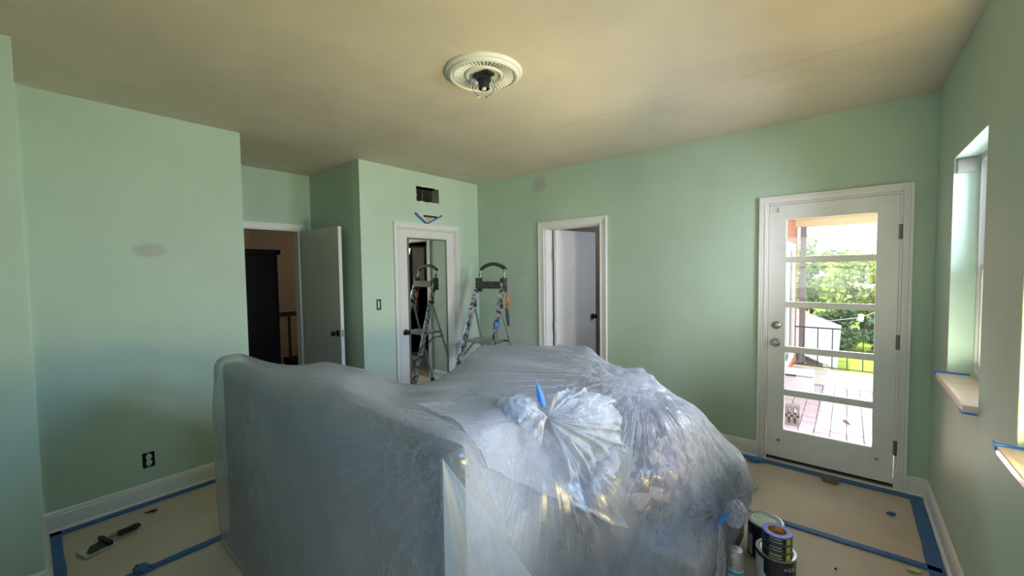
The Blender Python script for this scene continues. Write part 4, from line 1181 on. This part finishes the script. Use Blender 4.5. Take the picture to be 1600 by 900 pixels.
# ------------------------------------------------------------------ covered bed and what lies on it
m_head = mat('charcoal_upholstery', (0.030, 0.044, 0.062), 0.8, var=0.15, scale=12)
m_lin = mat('white_bed_linen', (0.62, 0.60, 0.64), 0.8, var=0.05, bump=0.3, bscale=6)
m_carton = mat('white_carton', (0.66, 0.64, 0.68), 0.7, var=0.04)
m_tan = mat('taupe_fabric', (0.30, 0.29, 0.24), 0.85, var=0.08, scale=20)
bd = thing('bed', (-1.755, 1.80, 0), 'bed with a charcoal upright headboard and white linen under the plastic sheet', 'bed')
bs_ = (-1.755, 1.80, 0)
L(MB().box((-2.755, 0.705, 0.02), (-0.85, 0.81, 1.055), 0.03).build('headboard', m_head, bd, smooth=40), bs_)
for x in (-2.70, -0.90):
    L(MB().box((x - 0.025, 0.735, 0.0), (x + 0.025, 0.785, 0.022)).build('leg', m_black, bd), bs_)
L(MB().box((-2.58, 0.825, 0.06), (-0.95, 2.82, 0.32), 0.02).build('bed_base', m_lin, bd, smooth=40), bs_)
L(MB().box((-2.59, 0.825, 0.322), (-0.93, 2.83, 0.610), 0.045).build('mattress', m_lin, bd, smooth=50), bs_)
for x in (-2.5, -1.03):
    for y in (0.92, 2.74):
        L(MB().cyl((x, y, 0.0), (x, y, 0.061), 0.03, seg=14).build('foot', m_black, bd), bs_)

def rbox(name, c, hs_, rz, bev, m, label, cat, parts=None, smooth=45):
    o = thing(name, (c[0], c[1], c[2] - hs_[2]), label, cat, rz=rz)
    return o
pw = tag(rebase(MB().box((-2.36, 0.90, 0.632), (-1.84, 1.16, 1.015), 0.065, rot=Matrix.Rotation(0.1, 4, 'Z')).build('pillow', m_lin, smooth=60), (-2.1, 1.03, 0.62)), 'plump white pillow standing against the headboard under the sheet', 'pillow')
pw2 = tag(rebase(MB().box((-1.83, 0.91, 0.625), (-1.43, 1.17, 0.985), 0.065, rot=Matrix.Rotation(-0.1, 4, 'Z')).build('pillow', m_lin, smooth=60), (-1.62, 1.04, 0.62)), 'white pillow leaning between the plump pillow and the carton under the sheet', 'pillow')
ct_ = thing('carton', (-1.2, 1.06, 0.612), 'white cardboard carton on the bed behind the headboard, under plastic', 'box')
MB().box((-0.215, -0.195, 0.0), (0.215, 0.195, 0.374), 0.006).build('body', m_carton, ct_)
MB().box((-0.213, -0.193, 0.3745), (0.213, -0.004, 0.380), 0.001).build('flap', m_carton, ct_)
MB().box((-0.213, 0.004, 0.3745), (0.213, 0.193, 0.380), 0.001).build('flap', m_carton, ct_)
ot = thing('ottoman', (-1.64, 2.17, 0.612), 'taupe upholstered cube lying on the bed, showing grey-green through the sheet', 'ottoman', rz=0.55)
MB().box((-0.395, -0.215, 0.012), (0.395, 0.215, 0.378), 0.03).build('body', m_tan, ot, smooth=45)
for x in (-0.3, 0.3):
    for y in (-0.18, 0.18):
        MB().cyl((x, y, 0), (x, y, 0.014), 0.02, seg=12).build('foot', m_black, ot)
sh = thing('storage_box', (-1.03, 2.30, 0.612), 'small pale box on the bed corner making the sharp peak in the sheet', 'box', rz=0.55)
MB().box((-0.145, -0.145, 0.0), (0.145, 0.145, 0.285), 0.03).build('body', m_carton, sh, smooth=45)
ns = thing('nightstand', (-0.63, 2.15, 0), 'low pale nightstand beside the bed under the bundled clothes', 'nightstand')
MB().box((-0.172, -0.44, 0.03), (0.172, 0.44, 0.33), 0.01).build('body', m_carton, ns)
for (x) in (-0.14, 0.14):
    for y in (-0.4, 0.4):
        MB().cyl((x, y, 0), (x, y, 0.031), 0.018, seg=12).build('leg', m_black, ns)
dr = MB().box((0.172, -0.42, 0.06), (0.180, 0.42, 0.30), 0.003).build('drawer', m_carton, ns)
MB().cyl((0.180, 0, 0.2), (0.196, 0, 0.2), 0.012, seg=12).build('knob', m_nickel, dr)

def cloth_lump(c, rad, seed, cols, label, rz=0, name='clothing_bundle', fr=5.0):
    """crumpled garment: ellipsoid with deep folds, patterned fabric"""
    m_, n_, l_, b_ = new_mat('garment_%d' % seed)
    t = n_.new('ShaderNodeTexVoronoi'); t.inputs['Scale'].default_value = 16
    tc = n_.new('ShaderNodeTexCoord'); l_.new(tc.outputs['Object'], t.inputs['Vector'])
    r_ = ramp(n_, l_, t.outputs['Color'], [(0.0, cols[0]), (0.35, cols[0]), (0.4, cols[1]), (0.62, cols[1]), (0.68, cols[2])])
    l_.new(r_.outputs['Color'], b_.inputs['Base Color']); b_.inputs['Roughness'].default_value = 0.85
    bm = bmesh.new(); bmesh.ops.create_icosphere(bm, subdivisions=5, radius=1)
    for v in bm.verts:
        q = v.co.copy()
        f = abs(noise.noise(Vector((q.x * fr, q.y * fr * 0.5, q.z * 1.2)) + Vector((seed, 0, 0)))) * 0.30 + noise.noise(q * 2 + Vector((0, seed, 0))) * 0.12
        v.co = q * (1.0 - max(0, f))
        v.co = Vector((v.co.x * rad[0], v.co.y * rad[1], v.co.z * rad[2]))
    zb = min(v.co.z for v in bm.verts)
    me = bpy.data.meshes.new(name); bm.to_mesh(me); bm.free(); me.materials.append(m_)
    for p in me.polygons: p.use_smooth = True
    o = bpy.data.objects.new(name, me); C.objects.link(o); o.location = c; o.rotation_euler = (0, 0, rz)
    return tag(o, label, 'clothing', 'clothes bundled under the sheet')
cloth_lump((-0.75, 2.05, 0.58), (0.238, 0.50, 0.238), 1, ((0.03, 0.03, 0.07), (0.16, 0.13, 0.20), (0.38, 0.30, 0.32)), 'purple and pink patterned clothes bundled over the side of the bed')
cloth_lump((-0.565, 2.28, 0.42), (0.18, 0.285, 0.185), 2, ((0.02, 0.02, 0.025), (0.07, 0.07, 0.08), (0.20, 0.20, 0.22)), 'dark grey bundle pressing out the right end of the sheet')
cloth_lump((-0.80, 1.56, 0.48), (0.14, 0.30, 0.29), 3, ((0.07, 0.07, 0.055), (0.18, 0.14, 0.13), (0.06, 0.03, 0.035)), 'olive and brown garments hanging down beside the mattress')

# ------------------------------------------------------------------ plastic sheet
# the sheet is let fall as a net of points over rounded blocks that stand for the things above, first coarse, then fine
BLOCKS = [(-1.80, .755, .54, .98, .07, .54, 0, .045), (-1.72, 1.84, .31, .88, 1.0, .31, 0, .05),
          (-2.1, 1.03, .83, .28, .14, .20, 0.1, .07), (-1.62, 1.04, .80, .24, .14, .19, -0.1, .07),
          (-1.2, 1.06, .80, .22, .20, .20, 0, .02), (-1.64, 2.17, .79, .40, .22, .205, .55, .03),
          (-1.03, 2.30, .745, .15, .15, .16, .55, .04), (-.63, 2.15, .17, .18, .45, .17, 0, .02)]
LUMPS = [(-.75, 2.05, .58, .25, .52, .25), (-.565, 2.28, .42, .19, .30, .20), (-.80, 1.56, .48, .155, .32, .31)]
SX0, SX1, SY0, SY1 = -2.88, 0.34, -0.36, 3.5


def push_out(q, th):
    """move points off the blocks, lumps and floor; returns which ones touched"""
    touched = np.zeros(q.shape[:-1], bool)
    for cx, cy, cz, hx_, hy_, hz_, a, r in BLOCKS:
        c, s = math.cos(a), math.sin(a)
        d = q - np.array([cx, cy, cz])
        l_ = np.stack([c * d[..., 0] + s * d[..., 1], -s * d[..., 0] + c * d[..., 1], d[..., 2]], -1)
        k = np.abs(l_) - np.array([hx_ - r, hy_ - r, hz_ - r])
        o_ = np.maximum(k, 0); no = np.linalg.norm(o_, axis=-1)
        sd = no + np.minimum(k.max(-1), 0) - r
        m = sd < th
        if m.any():
            kk, ll, oo, nn = k[m], l_[m], o_[m], no[m]
            n_ = np.where((nn > 1e-6)[:, None], oo / np.maximum(nn, 1e-6)[:, None], np.eye(3)[np.argmax(kk, -1)]) * np.sign(ll)
            ll = ll + n_ * (th - sd[m])[:, None]
            q[m] = np.stack([c * ll[:, 0] - s * ll[:, 1], s * ll[:, 0] + c * ll[:, 1], ll[:, 2]], -1) + np.array([cx, cy, cz])
            touched |= m
    for cx, cy, cz, rx, ry, rz in LUMPS:
        R3 = np.array([rx + th, ry + th, rz + th])
        d = (q - np.array([cx, cy, cz])) / R3; Ln = np.linalg.norm(d, axis=-1); m = Ln < 1
        if m.any():
            q[m] = d[m] / np.maximum(Ln[m], 1e-3)[:, None] * R3 + np.array([cx, cy, cz]); touched |= m
    m = q[..., 2] < 0.010
    q[..., 2][m] = 0.010
    return touched | m


def drape(p, steps, v_=None):
    nx_, ny_ = p.shape[:2]
    rx, ry = (SX1 - SX0) / (nx_ - 1), (SY1 - SY0) / (ny_ - 1)
    gx_ = np.repeat(np.linspace(SX0, SX1, nx_)[:, None], ny_, 1)
    gy_ = np.repeat(np.linspace(SY0, SY1, ny_)[None, :], nx_, 0)
    links = []
    for di, dj, k in ((1, 0, 1), (0, 1, 1), (1, 1, .25), (1, -1, .25), (2, 0, .06), (0, 2, .06)):
        Ln = math.hypot(di * rx, dj * ry)
        if dj == 0:
            for c in range(2 * di):
                i0 = np.concatenate([np.arange(c, nx_ - di, 2 * di)])
                links.append((np.ix_(i0, np.arange(ny_)), np.ix_(i0 + di, np.arange(ny_)), Ln, k))
        elif di == 0:
            for c in range(2 * dj):
                j0 = np.arange(c, ny_ - dj, 2 * dj)
                links.append((np.ix_(np.arange(nx_), j0), np.ix_(np.arange(nx_), j0 + dj), Ln, k))
        else:
            for c in (0, 1):
                i0 = np.arange(c, nx_ - 1, 2)
                j0 = np.arange(0, ny_ - 1) if dj > 0 else np.arange(1, ny_)
                links.append((np.ix_(i0, j0), np.ix_(i0 + 1, j0 + dj), Ln, k))
    v = np.zeros_like(p) if v_ is None else v_
    dt = 1 / 90
    left = gx_ < -2.78
    for s in range(steps):
        v[..., 2] -= 9.8 * dt
        v *= .985
        q = p + v * dt
        for it in range(4):
            for a, b, Ln, k in links:
                pa = q[a]; pb = q[b]; d = pb - pa; l_ = np.sqrt((d * d).sum(-1, keepdims=True)) + 1e-9
                co = d * ((l_ - Ln) / l_ * .5 * k)
                q[a] = pa + co; q[b] = pb - co
            ct = push_out(q, .024)
            q[..., 0] = np.clip(q[..., 0], -2.806, np.where((q[..., 1] > 1.75) & (q[..., 2] < .28), -.455, -.34))
            q[..., 0][left] = -2.802
            lf_ = gx_ < -2.3
            q[..., 1][lf_] = np.maximum(q[..., 1][lf_], .660)
        vn = (q - p) / dt
        vn[ct] *= .55
        sp = np.linalg.norm(vn, axis=-1, keepdims=True)
        v = vn * np.minimum(1, 3 / np.maximum(sp, 1e-6)); p = q
    return p, v


def refine(A_):
    nx_, ny_, _ = A_.shape
    B2 = np.zeros((2 * nx_ - 1, 2 * ny_ - 1, 3))
    B2[::2, ::2] = A_
    B2[1::2, ::2] = (A_[1:] + A_[:-1]) / 2
    B2[:, 1::2] = (B2[:, :-1:2] + B2[:, 2::2]) / 2
    S2 = B2.copy()
    S2[1:-1, 1:-1] = .5 * B2[1:-1, 1:-1] + .125 * (B2[2:, 1:-1] + B2[:-2, 1:-1] + B2[1:-1, 2:] + B2[1:-1, :-2])
    return S2
def normals(A_):
    du = np.gradient(A_, axis=0); dv = np.gradient(A_, axis=1)
    n_ = np.cross(du, dv); n_ /= (np.linalg.norm(n_, axis=-1, keepdims=True) + 1e-9)
    return n_
rs_ = np.random.RandomState(3)
n0x, n0y = 61, 72
G = np.stack([np.repeat(np.linspace(SX0, SX1, n0x)[:, None], n0y, 1), np.repeat(np.linspace(SY0, SY1, n0y)[None, :], n0x, 0), np.full((n0x, n0y), 1.17)], -1)
G += rs_.normal(0, .002, G.shape)
G, V0 = drape(G, 380)
G, V0 = drape(refine(G), 110)
G = refine(G)
N_ = normals(G)
CENTRES = [(-0.74, 0.62, 1.16, 0.75, 0.003, 0.22), (-0.90, 2.22, 0.97, 0.80, 0.020, 1.0), (-0.91, 1.29, 0.99, 0.45, 0.010, 0.9), (-0.42, 2.02, 0.44, 0.30, 0.012, 1.0)]
disp = np.zeros(G.shape[:2])
for cx, cy, cz, Lf, amp, st_ in CENTRES:
    d = G - np.array([cx, cy, cz]); r_ = np.linalg.norm(d, axis=-1); u_ = d / (r_[..., None] + 1e-6)
    near = r_ < Lf * 2.2
    for i, j in zip(*np.nonzero(near)):
        q = Vector(u_[i, j]) * 6.5
        rd = 1 - min(1, abs(noise.noise(q + Vector((cx * 9, 0, 0)))) * 3.2)
        rr2 = r_[i, j]
        disp[i, j] += amp * rd * min(1, rr2 / 0.10) * math.exp(-(rr2 / Lf) ** 2)
G = G + N_ * disp[..., None]
for _ in range(5):
    push_out(G, 0.020)
    S3 = G.copy(); S3[1:-1, 1:-1] = .6 * G[1:-1, 1:-1] + .1 * (G[2:, 1:-1] + G[:-2, 1:-1] + G[1:-1, 2:] + G[1:-1, :-2])
    inb = np.zeros(G.shape[:2], bool); t_ = G.copy(); inb = push_out(t_, 0.030)
    G = np.where(inb[..., None], S3, G)
push_out(G, 0.016)


def grid_obj(name, A_, m, parent=None, keep=None):
    nx_, ny_ = A_.shape[:2]
    f = [(i * ny_ + j, (i + 1) * ny_ + j, (i + 1) * ny_ + j + 1, i * ny_ + j + 1) for i in range(nx_ - 1) for j in range(ny_ - 1)]
    V_ = A_.reshape(-1, 3)
    if keep is not None:
        k_ = keep.reshape(-1); f = [q for q in f if all(k_[v] for v in q)]
        used = sorted({v for q in f for v in q}); mp_ = {v: i for i, v in enumerate(used)}
        f = [tuple(mp_[v] for v in q) for q in f]; V_ = V_[used]
    me = bpy.data.meshes.new(name)
    me.from_pydata(V_.tolist(), [], f)
    me.materials.append(m)
    for p in me.polygons: p.use_smooth = True
    o = bpy.data.objects.new(name, me); C.objects.link(o)
    if parent is not None: o.parent = parent
    return o


def film_mat(name, haze, tint, centres, streak=0.35, crinkle=0.3, cscale=7, graze=0.30, rough=0.22, trans=0.35, gl_=1.0):
    """polythene: transparent base, milky on folds that radiate from the pulled points, glossy relief"""
    m, n, l, b = new_mat(name)
    n.remove(b)
    out = n['Material Output']
    tc = n.new('ShaderNodeTexCoord')
    def math_(op, a, b2=None, c2=None, clamp=False):
        k = n.new('ShaderNodeMath'); k.operation = op; k.use_clamp = clamp
        for i, x in enumerate((a, b2, c2)):
            if x is None: continue
            if isinstance(x, (int, float)): k.inputs[i].default_value = x
            else: l.new(x, k.inputs[i])
        return k.outputs[0]
    total = None
    for q, (cx, cy, cz, Lf, amp, st_) in enumerate(centres):
        sb_ = n.new('ShaderNodeVectorMath'); sb_.operation = 'SUBTRACT'; l.new(tc.outputs['Object'], sb_.inputs[0]); sb_.inputs[1].default_value = (cx + 1.2, cy - 1.9, cz)
        nm = n.new('ShaderNodeVectorMath'); nm.operation = 'NORMALIZE'; l.new(sb_.outputs[0], nm.inputs[0])
        ln = n.new('ShaderNodeVectorMath'); ln.operation = 'LENGTH'; l.new(sb_.outputs[0], ln.inputs[0])
        tx = n.new('ShaderNodeTexNoise'); tx.inputs['Scale'].default_value = 9.0; tx.inputs['Detail'].default_value = 3.5; tx.inputs['Roughness'].default_value = 0.7
        l.new(nm.outputs[0], tx.inputs['Vector'])
        rdg = math_('MULTIPLY_ADD', math_('ABSOLUTE', math_('SUBTRACT', tx.outputs['Fac'], 0.5)), -22.0, 1.0, clamp=True)
        fall = math_('MULTIPLY_ADD', ln.outputs['Value'], -0.85 / Lf, 1.0, clamp=True)
        fall = math_('MULTIPLY', fall, st_)
        s_ = math_('MULTIPLY', rdg, fall)
        total = s_ if total is None else math_('MAXIMUM', total, s_)
    mp = n.new('ShaderNodeMapping'); l.new(tc.outputs['Object'], mp.inputs['Vector']); mp.inputs['Rotation'].default_value = (0.3, 0.5, 0.4); mp.inputs['Scale'].default_value = (1.0, 1.0, 0.35)
    t1 = n.new('ShaderNodeTexNoise'); t1.inputs['Scale'].default_value = cscale; t1.inputs['Detail'].default_value = 3; t1.inputs['Roughness'].default_value = 0.55
    l.new(mp.outputs['Vector'], t1.inputs['Vector'])
    rc = math_('MULTIPLY_ADD', math_('ABSOLUTE', math_('SUBTRACT', t1.outputs['Fac'], 0.5)), -30.0, 1.0, clamp=True)
    t4 = n.new('ShaderNodeTexNoise'); t4.inputs['Scale'].default_value = 2.5; l.new(tc.outputs['Object'], t4.inputs['Vector'])
    gate = n.new('ShaderNodeMapRange'); gate.inputs['From Min'].default_value = 0.47; gate.inputs['From Max'].default_value = 0.62; l.new(t4.outputs['Fac'], gate.inputs['Value'])
    rc = math_('MULTIPLY', rc, gate.outputs[0])
    hgt = math_('MULTIPLY', rc, crinkle)
    if total is not None: hgt = math_('MULTIPLY_ADD', total, streak * 2, hgt)
    hgt = math_('MULTIPLY_ADD', t1.outputs['Fac'], 0.8 * crinkle, hgt)
    bp = n.new('ShaderNodeBump'); bp.inputs['Strength'].default_value = 0.6; bp.inputs['Distance'].default_value = 0.012
    l.new(hgt, bp.inputs['Height'])
    lw = n.new('ShaderNodeLayerWeight'); lw.inputs['Blend'].default_value = 0.4
    hz = math_('MULTIPLY_ADD', lw.outputs['Facing'], graze, haze)
    hz = math_('MULTIPLY_ADD', rc, 0.25 * crinkle, hz)
    if total is not None: hz = math_('MULTIPLY_ADD', total, streak, hz)
    t5 = n.new('ShaderNodeTexNoise'); t5.inputs['Scale'].default_value = 1.7; t5.inputs['Detail'].default_value = 2; l.new(tc.outputs['Object'], t5.inputs['Vector'])
    hz = math_('MULTIPLY_ADD', math_('SUBTRACT', t5.outputs['Fac'], 0.5), 0.35, hz, clamp=True)
    df = n.new('ShaderNodeBsdfDiffuse'); df.inputs['Color'].default_value = (*tint, 1); l.new(bp.outputs['Normal'], df.inputs['Normal'])
    tl = n.new('ShaderNodeBsdfTranslucent'); tl.inputs['Color'].default_value = (*tint, 1)
    dm = n.new('ShaderNodeMixShader'); dm.inputs['Fac'].default_value = trans
    l.new(df.outputs[0], dm.inputs[1]); l.new(tl.outputs[0], dm.inputs[2])
    tr = n.new('ShaderNodeBsdfTransparent'); tr.inputs['Color'].default_value = (0.96, 0.97, 1.0, 1)
    m1 = n.new('ShaderNodeMixShader'); l.new(hz, m1.inputs['Fac']); l.new(tr.outputs[0], m1.inputs[1]); l.new(dm.outputs[0], m1.inputs[2])
    gl = n.new('ShaderNodeBsdfGlossy'); gl.inputs['Roughness'].default_value = rough; l.new(bp.outputs['Normal'], gl.inputs['Normal'])
    fr = n.new('ShaderNodeFresnel'); fr.inputs['IOR'].default_value = 1.45; l.new(bp.outputs['Normal'], fr.inputs['Normal'])
    m2 = n.new('ShaderNodeMixShader'); l.new(math_('MULTIPLY_ADD', fr.outputs[0], gl_, 0.02 * gl_, clamp=True), m2.inputs['Fac'])
    l.new(m1.outputs[0], m2.inputs[1]); l.new(gl.outputs[0], m2.inputs[2])
    l.new(m2.outputs[0], out.inputs['Surface'])
    return m


m_sheet = film_mat('clear_drop_sheet', 0.15, (0.74, 0.81, 0.97), CENTRES, streak=0.55, rough=0.25, gl_=0.8, graze=0.50)
m_layer = film_mat('second_sheet_layer', 0.14, (0.80, 0.84, 0.98), CENTRES[:1], streak=0.3, crinkle=0.8, cscale=16, gl_=0.6)
m_knot = film_mat('gathered_polythene', 0.42, (0.78, 0.84, 1.0), [], crinkle=1.4, cscale=22, rough=0.25, trans=0.4, gl_=0.45)

ps = thing('plastic_sheet', (-1.2, 1.9, 0), 'large clear plastic drop sheet draped over the bed and gathered into knots', 'plastic sheet')
PB = np.array([-1.2, 1.9, 0.0])
grid_obj('film', G - PB, m_sheet, ps)
# folded-over second layer of the sheet at the head end of the side: ends in a crinkled hem
side = (G[..., 0] > -1.2) & (G[..., 1] > 0.84) & (G[..., 1] < 1.62) & (G[..., 2] > 0.2) 
NL = normals(G)
fl_ = grid_obj('folded_layer', G + NL * 0.014 - PB, m_layer, ps, keep=side)
bm = bmesh.new(); bm.from_mesh(fl_.data)
for co, no in (((-1, 0.80 - 1.9, 1.02), (0, -0.72, -1)), ((-1, 1.56 - 1.9, 0), (0, 1, 0.25)), ((-1, 0.88 - 1.9, 0), (0, -1, 0)), ((-1.10 + 1.2, 0, 0), (-1, 0.35, 0))):
    bmesh.ops.bisect_plane(bm, geom=list(bm.verts) + list(bm.edges) + list(bm.faces), plane_co=co, plane_no=no, clear_outer=True)
for v in bm.verts:
    if any(e.is_boundary for e in v.link_edges):
        v.co += Vector((0.006, 0, 0)) + Vector((0.3, 0.7, 0.7)) * 0.010 * noise.noise(v.co * 22)
bm.to_mesh(fl_.data); bm.free()


def swatch(name, fn, nu, nv, m, parent):
    A_ = np.array([[fn(i / nu, j / nv) for j in range(nv + 1)] for i in range(nu + 1)], float)
    return grid_obj(name, A_ - PB, m, parent)


def fan(name, knot, dirs, lengths, folds, amp, seed, out=(1, -0.4, 0.1), bulge=0.03, nu=90, nv=26, m=None):
    """sheet end fanning out of a knot: dirs = edge directions (interpolated), pleated across"""
    knot = Vector(knot); dirs = [Vector(d).normalized() for d in dirs]; outv = Vector(out).normalized()
    def fn(u, v):
        s = u * (len(dirs) - 1); k = min(int(s), len(dirs) - 2); t = s - k
        d = dirs[k].lerp(dirs[k + 1], t).normalized(); ln = lengths[k] * (1 - t) + lengths[k + 1] * t
        ln *= 1 + 0.22 * noise.noise(Vector((u * 4, seed, 0))) + 0.05 * noise.noise(Vector((u * 15, seed, 4)))
        r_ = v * ln
        w_ = u * folds + 0.5 * noise.noise(Vector((u * 5, v * 1.5, seed)))
        pl_ = (1 - min(1, abs(noise.noise(Vector((w_ * 1.3, v * 0.7, seed * 2.1)))) * 2.6)) * amp * (v ** 0.7 + 0.15)
        cr = (abs(noise.noise(Vector((u * 9, v * 6, seed + 3)))) * 0.05 + noise.noise(Vector((u * 22, v * 16, seed + 5))) * 0.012) * (0.2 + v)
        return knot + d * r_ + outv * (pl_ + cr + bulge * math.sin(min(1, v * 1.1) * PI))
    return swatch(name, fn, nu, nv, m or m_knot, parent=ps)


def puff(name, c, rad, seed, m=None, n_=56):
    c = Vector(c)
    def fn(u, v):
        a = u * 2 * PI; b = (v - 0.5) * PI
        q = Vector((math.cos(a) * math.cos(b), math.sin(a) * math.cos(b), math.sin(b)))
        cl = abs(noise.noise(q * 2.2 + Vector((seed, 0, 0)))) * 0.45 + abs(noise.noise(q * 5.5 + Vector((0, seed, 0)))) * 0.22
        q2 = q * (1.12 - cl)
        return c + Vector((q2.x * rad[0], q2.y * rad[1], q2.z * rad[2]))
    return swatch(name, fn, n_, n_ // 2, m or m_knot, ps)

KN = (-0.885, 1.275, 0.985)
puff('gathered_bunch', (-0.975, 1.195, 1.030), (0.085, 0.070, 0.050), 3)
fan('gathered_bunch', KN, [(-1, -0.5, 0.25), (-0.7, -0.9, 0.15), (-0.1, -1, -0.1), (0.3, -0.8, -0.6)], [0.15, 0.17, 0.12, 0.14], 5, 0.025, 21, out=(0.3, -0.4, 1), bulge=0.035, nu=60)
fan('gathered_bunch', KN, [(0.15, 1, 0.30), (0.35, 1, -0.1), (0.35, 0.9, -0.55), (0.22, 0.45, -1), (0.15, 0.12, -1)], [0.22, 0.36, 0.42, 0.46, 0.36], 9, 0.035, 5, bulge=0.05)
fan('gathered_bunch', KN, [(-0.3, 1, 0.35), (0.0, 1, 0.10), (0.45, 1, -0.2), (0.5, 0.75, -0.55)], [0.17, 0.26, 0.30, 0.26], 6, 0.025, 8, out=(0.4, -0.4, 1), bulge=0.05)
def blade(name, base, tip, wd, m, side_=(0.77, 0.64, 0), seed=0):
    base = Vector(base); tip = Vector(tip); sd = Vector(side_).normalized(); k = 10
    prof = [0.55, 0.75, 0.95, 1.0, 0.95, 0.85, 0.7, 0.52, 0.34, 0.18, 0.03]
    rows = []
    for i in range(k + 1):
        c = base.lerp(tip, i / k) + Vector((0, 0, 0)) + sd * 0.004 * noise.noise(Vector((i * 0.7, seed, 0)))
        hw = wd / 2 * prof[i]
        nn = sd.cross(tip - base).normalized()
        rows.append([c - sd * hw, c + nn * hw * 0.4, c + sd * hw])
    mb = MB().quads(rows)
    r_ = bmesh.ops.extrude_face_region(mb.bm, geom=list(mb.bm.faces))
    bmesh.ops.translate(mb.bm, verts=[v for v in r_['geom'] if isinstance(v, bmesh.types.BMVert)], vec=sd.cross(tip - base).normalized() * 0.001)
    o = mb.build(name, m, ps, smooth=30); o.data.transform(Matrix.Translation(-Vector(PB))); return o
TB = blade('tape_strip', (-0.895, 1.26, 1.035), (-0.925, 1.255, 1.135), 0.030, m_tape_bright)
TB['label'] = 'blue tape end standing up from the knot'
# flap flaring from the corner of the headboard
def flare(u, v):
    top = Vector((-0.79, 0.665, 1.085))
    a = Vector((-0.745, 0.625, 0.0)); b_ = Vector((-0.62, 1.36, 0.0))
    q = a.lerp(b_, u)
    w_ = v
    p = top.lerp(q, w_)
    wob = math.sin(u * 7 + 1) * 0.014 * (v ** 0.6) + noise.noise(Vector((u * 6, v * 1.5, 2))) * 0.012 * v
    return p + Vector((0.75, -0.55, 0)) * (wob + 0.03 * math.sin(v * PI * 0.5))
m_flap = film_mat('flared_corner_film', 0.38, (0.66, 0.78, 1.0), [(-0.79 , 0.665, 1.20, 1.6, 0, 0.5)], streak=0.12, crinkle=0.15, rough=0.35, gl_=0.25)
swatch('corner_flap', flare, 44, 40, m_flap, ps)
# low knot at the foot end
K2 = (-0.40, 2.02, 0.420)
puff('low_gathered_bunch', (-0.385, 2.075, 0.415), (0.050, 0.062, 0.058), 11)
fan('low_gathered_bunch', (-0.425, 1.95, 0.41), [(-0.05, -0.50, -1), (-0.02, -0.05, -1), (-0.03, 0.42, -1)], [0.40, 0.40, 0.40], 6, 0.022, 14, out=(0.8, -0.6, 0), bulge=0.01)
T2 = blade('tape_strip', (-0.445, 1.92, 0.395), (-0.385, 2.035, 0.450), 0.042, m_tape_bright, side_=(0, 0, 1))
T2['label'] = 'blue tape wrapped round the low knot'
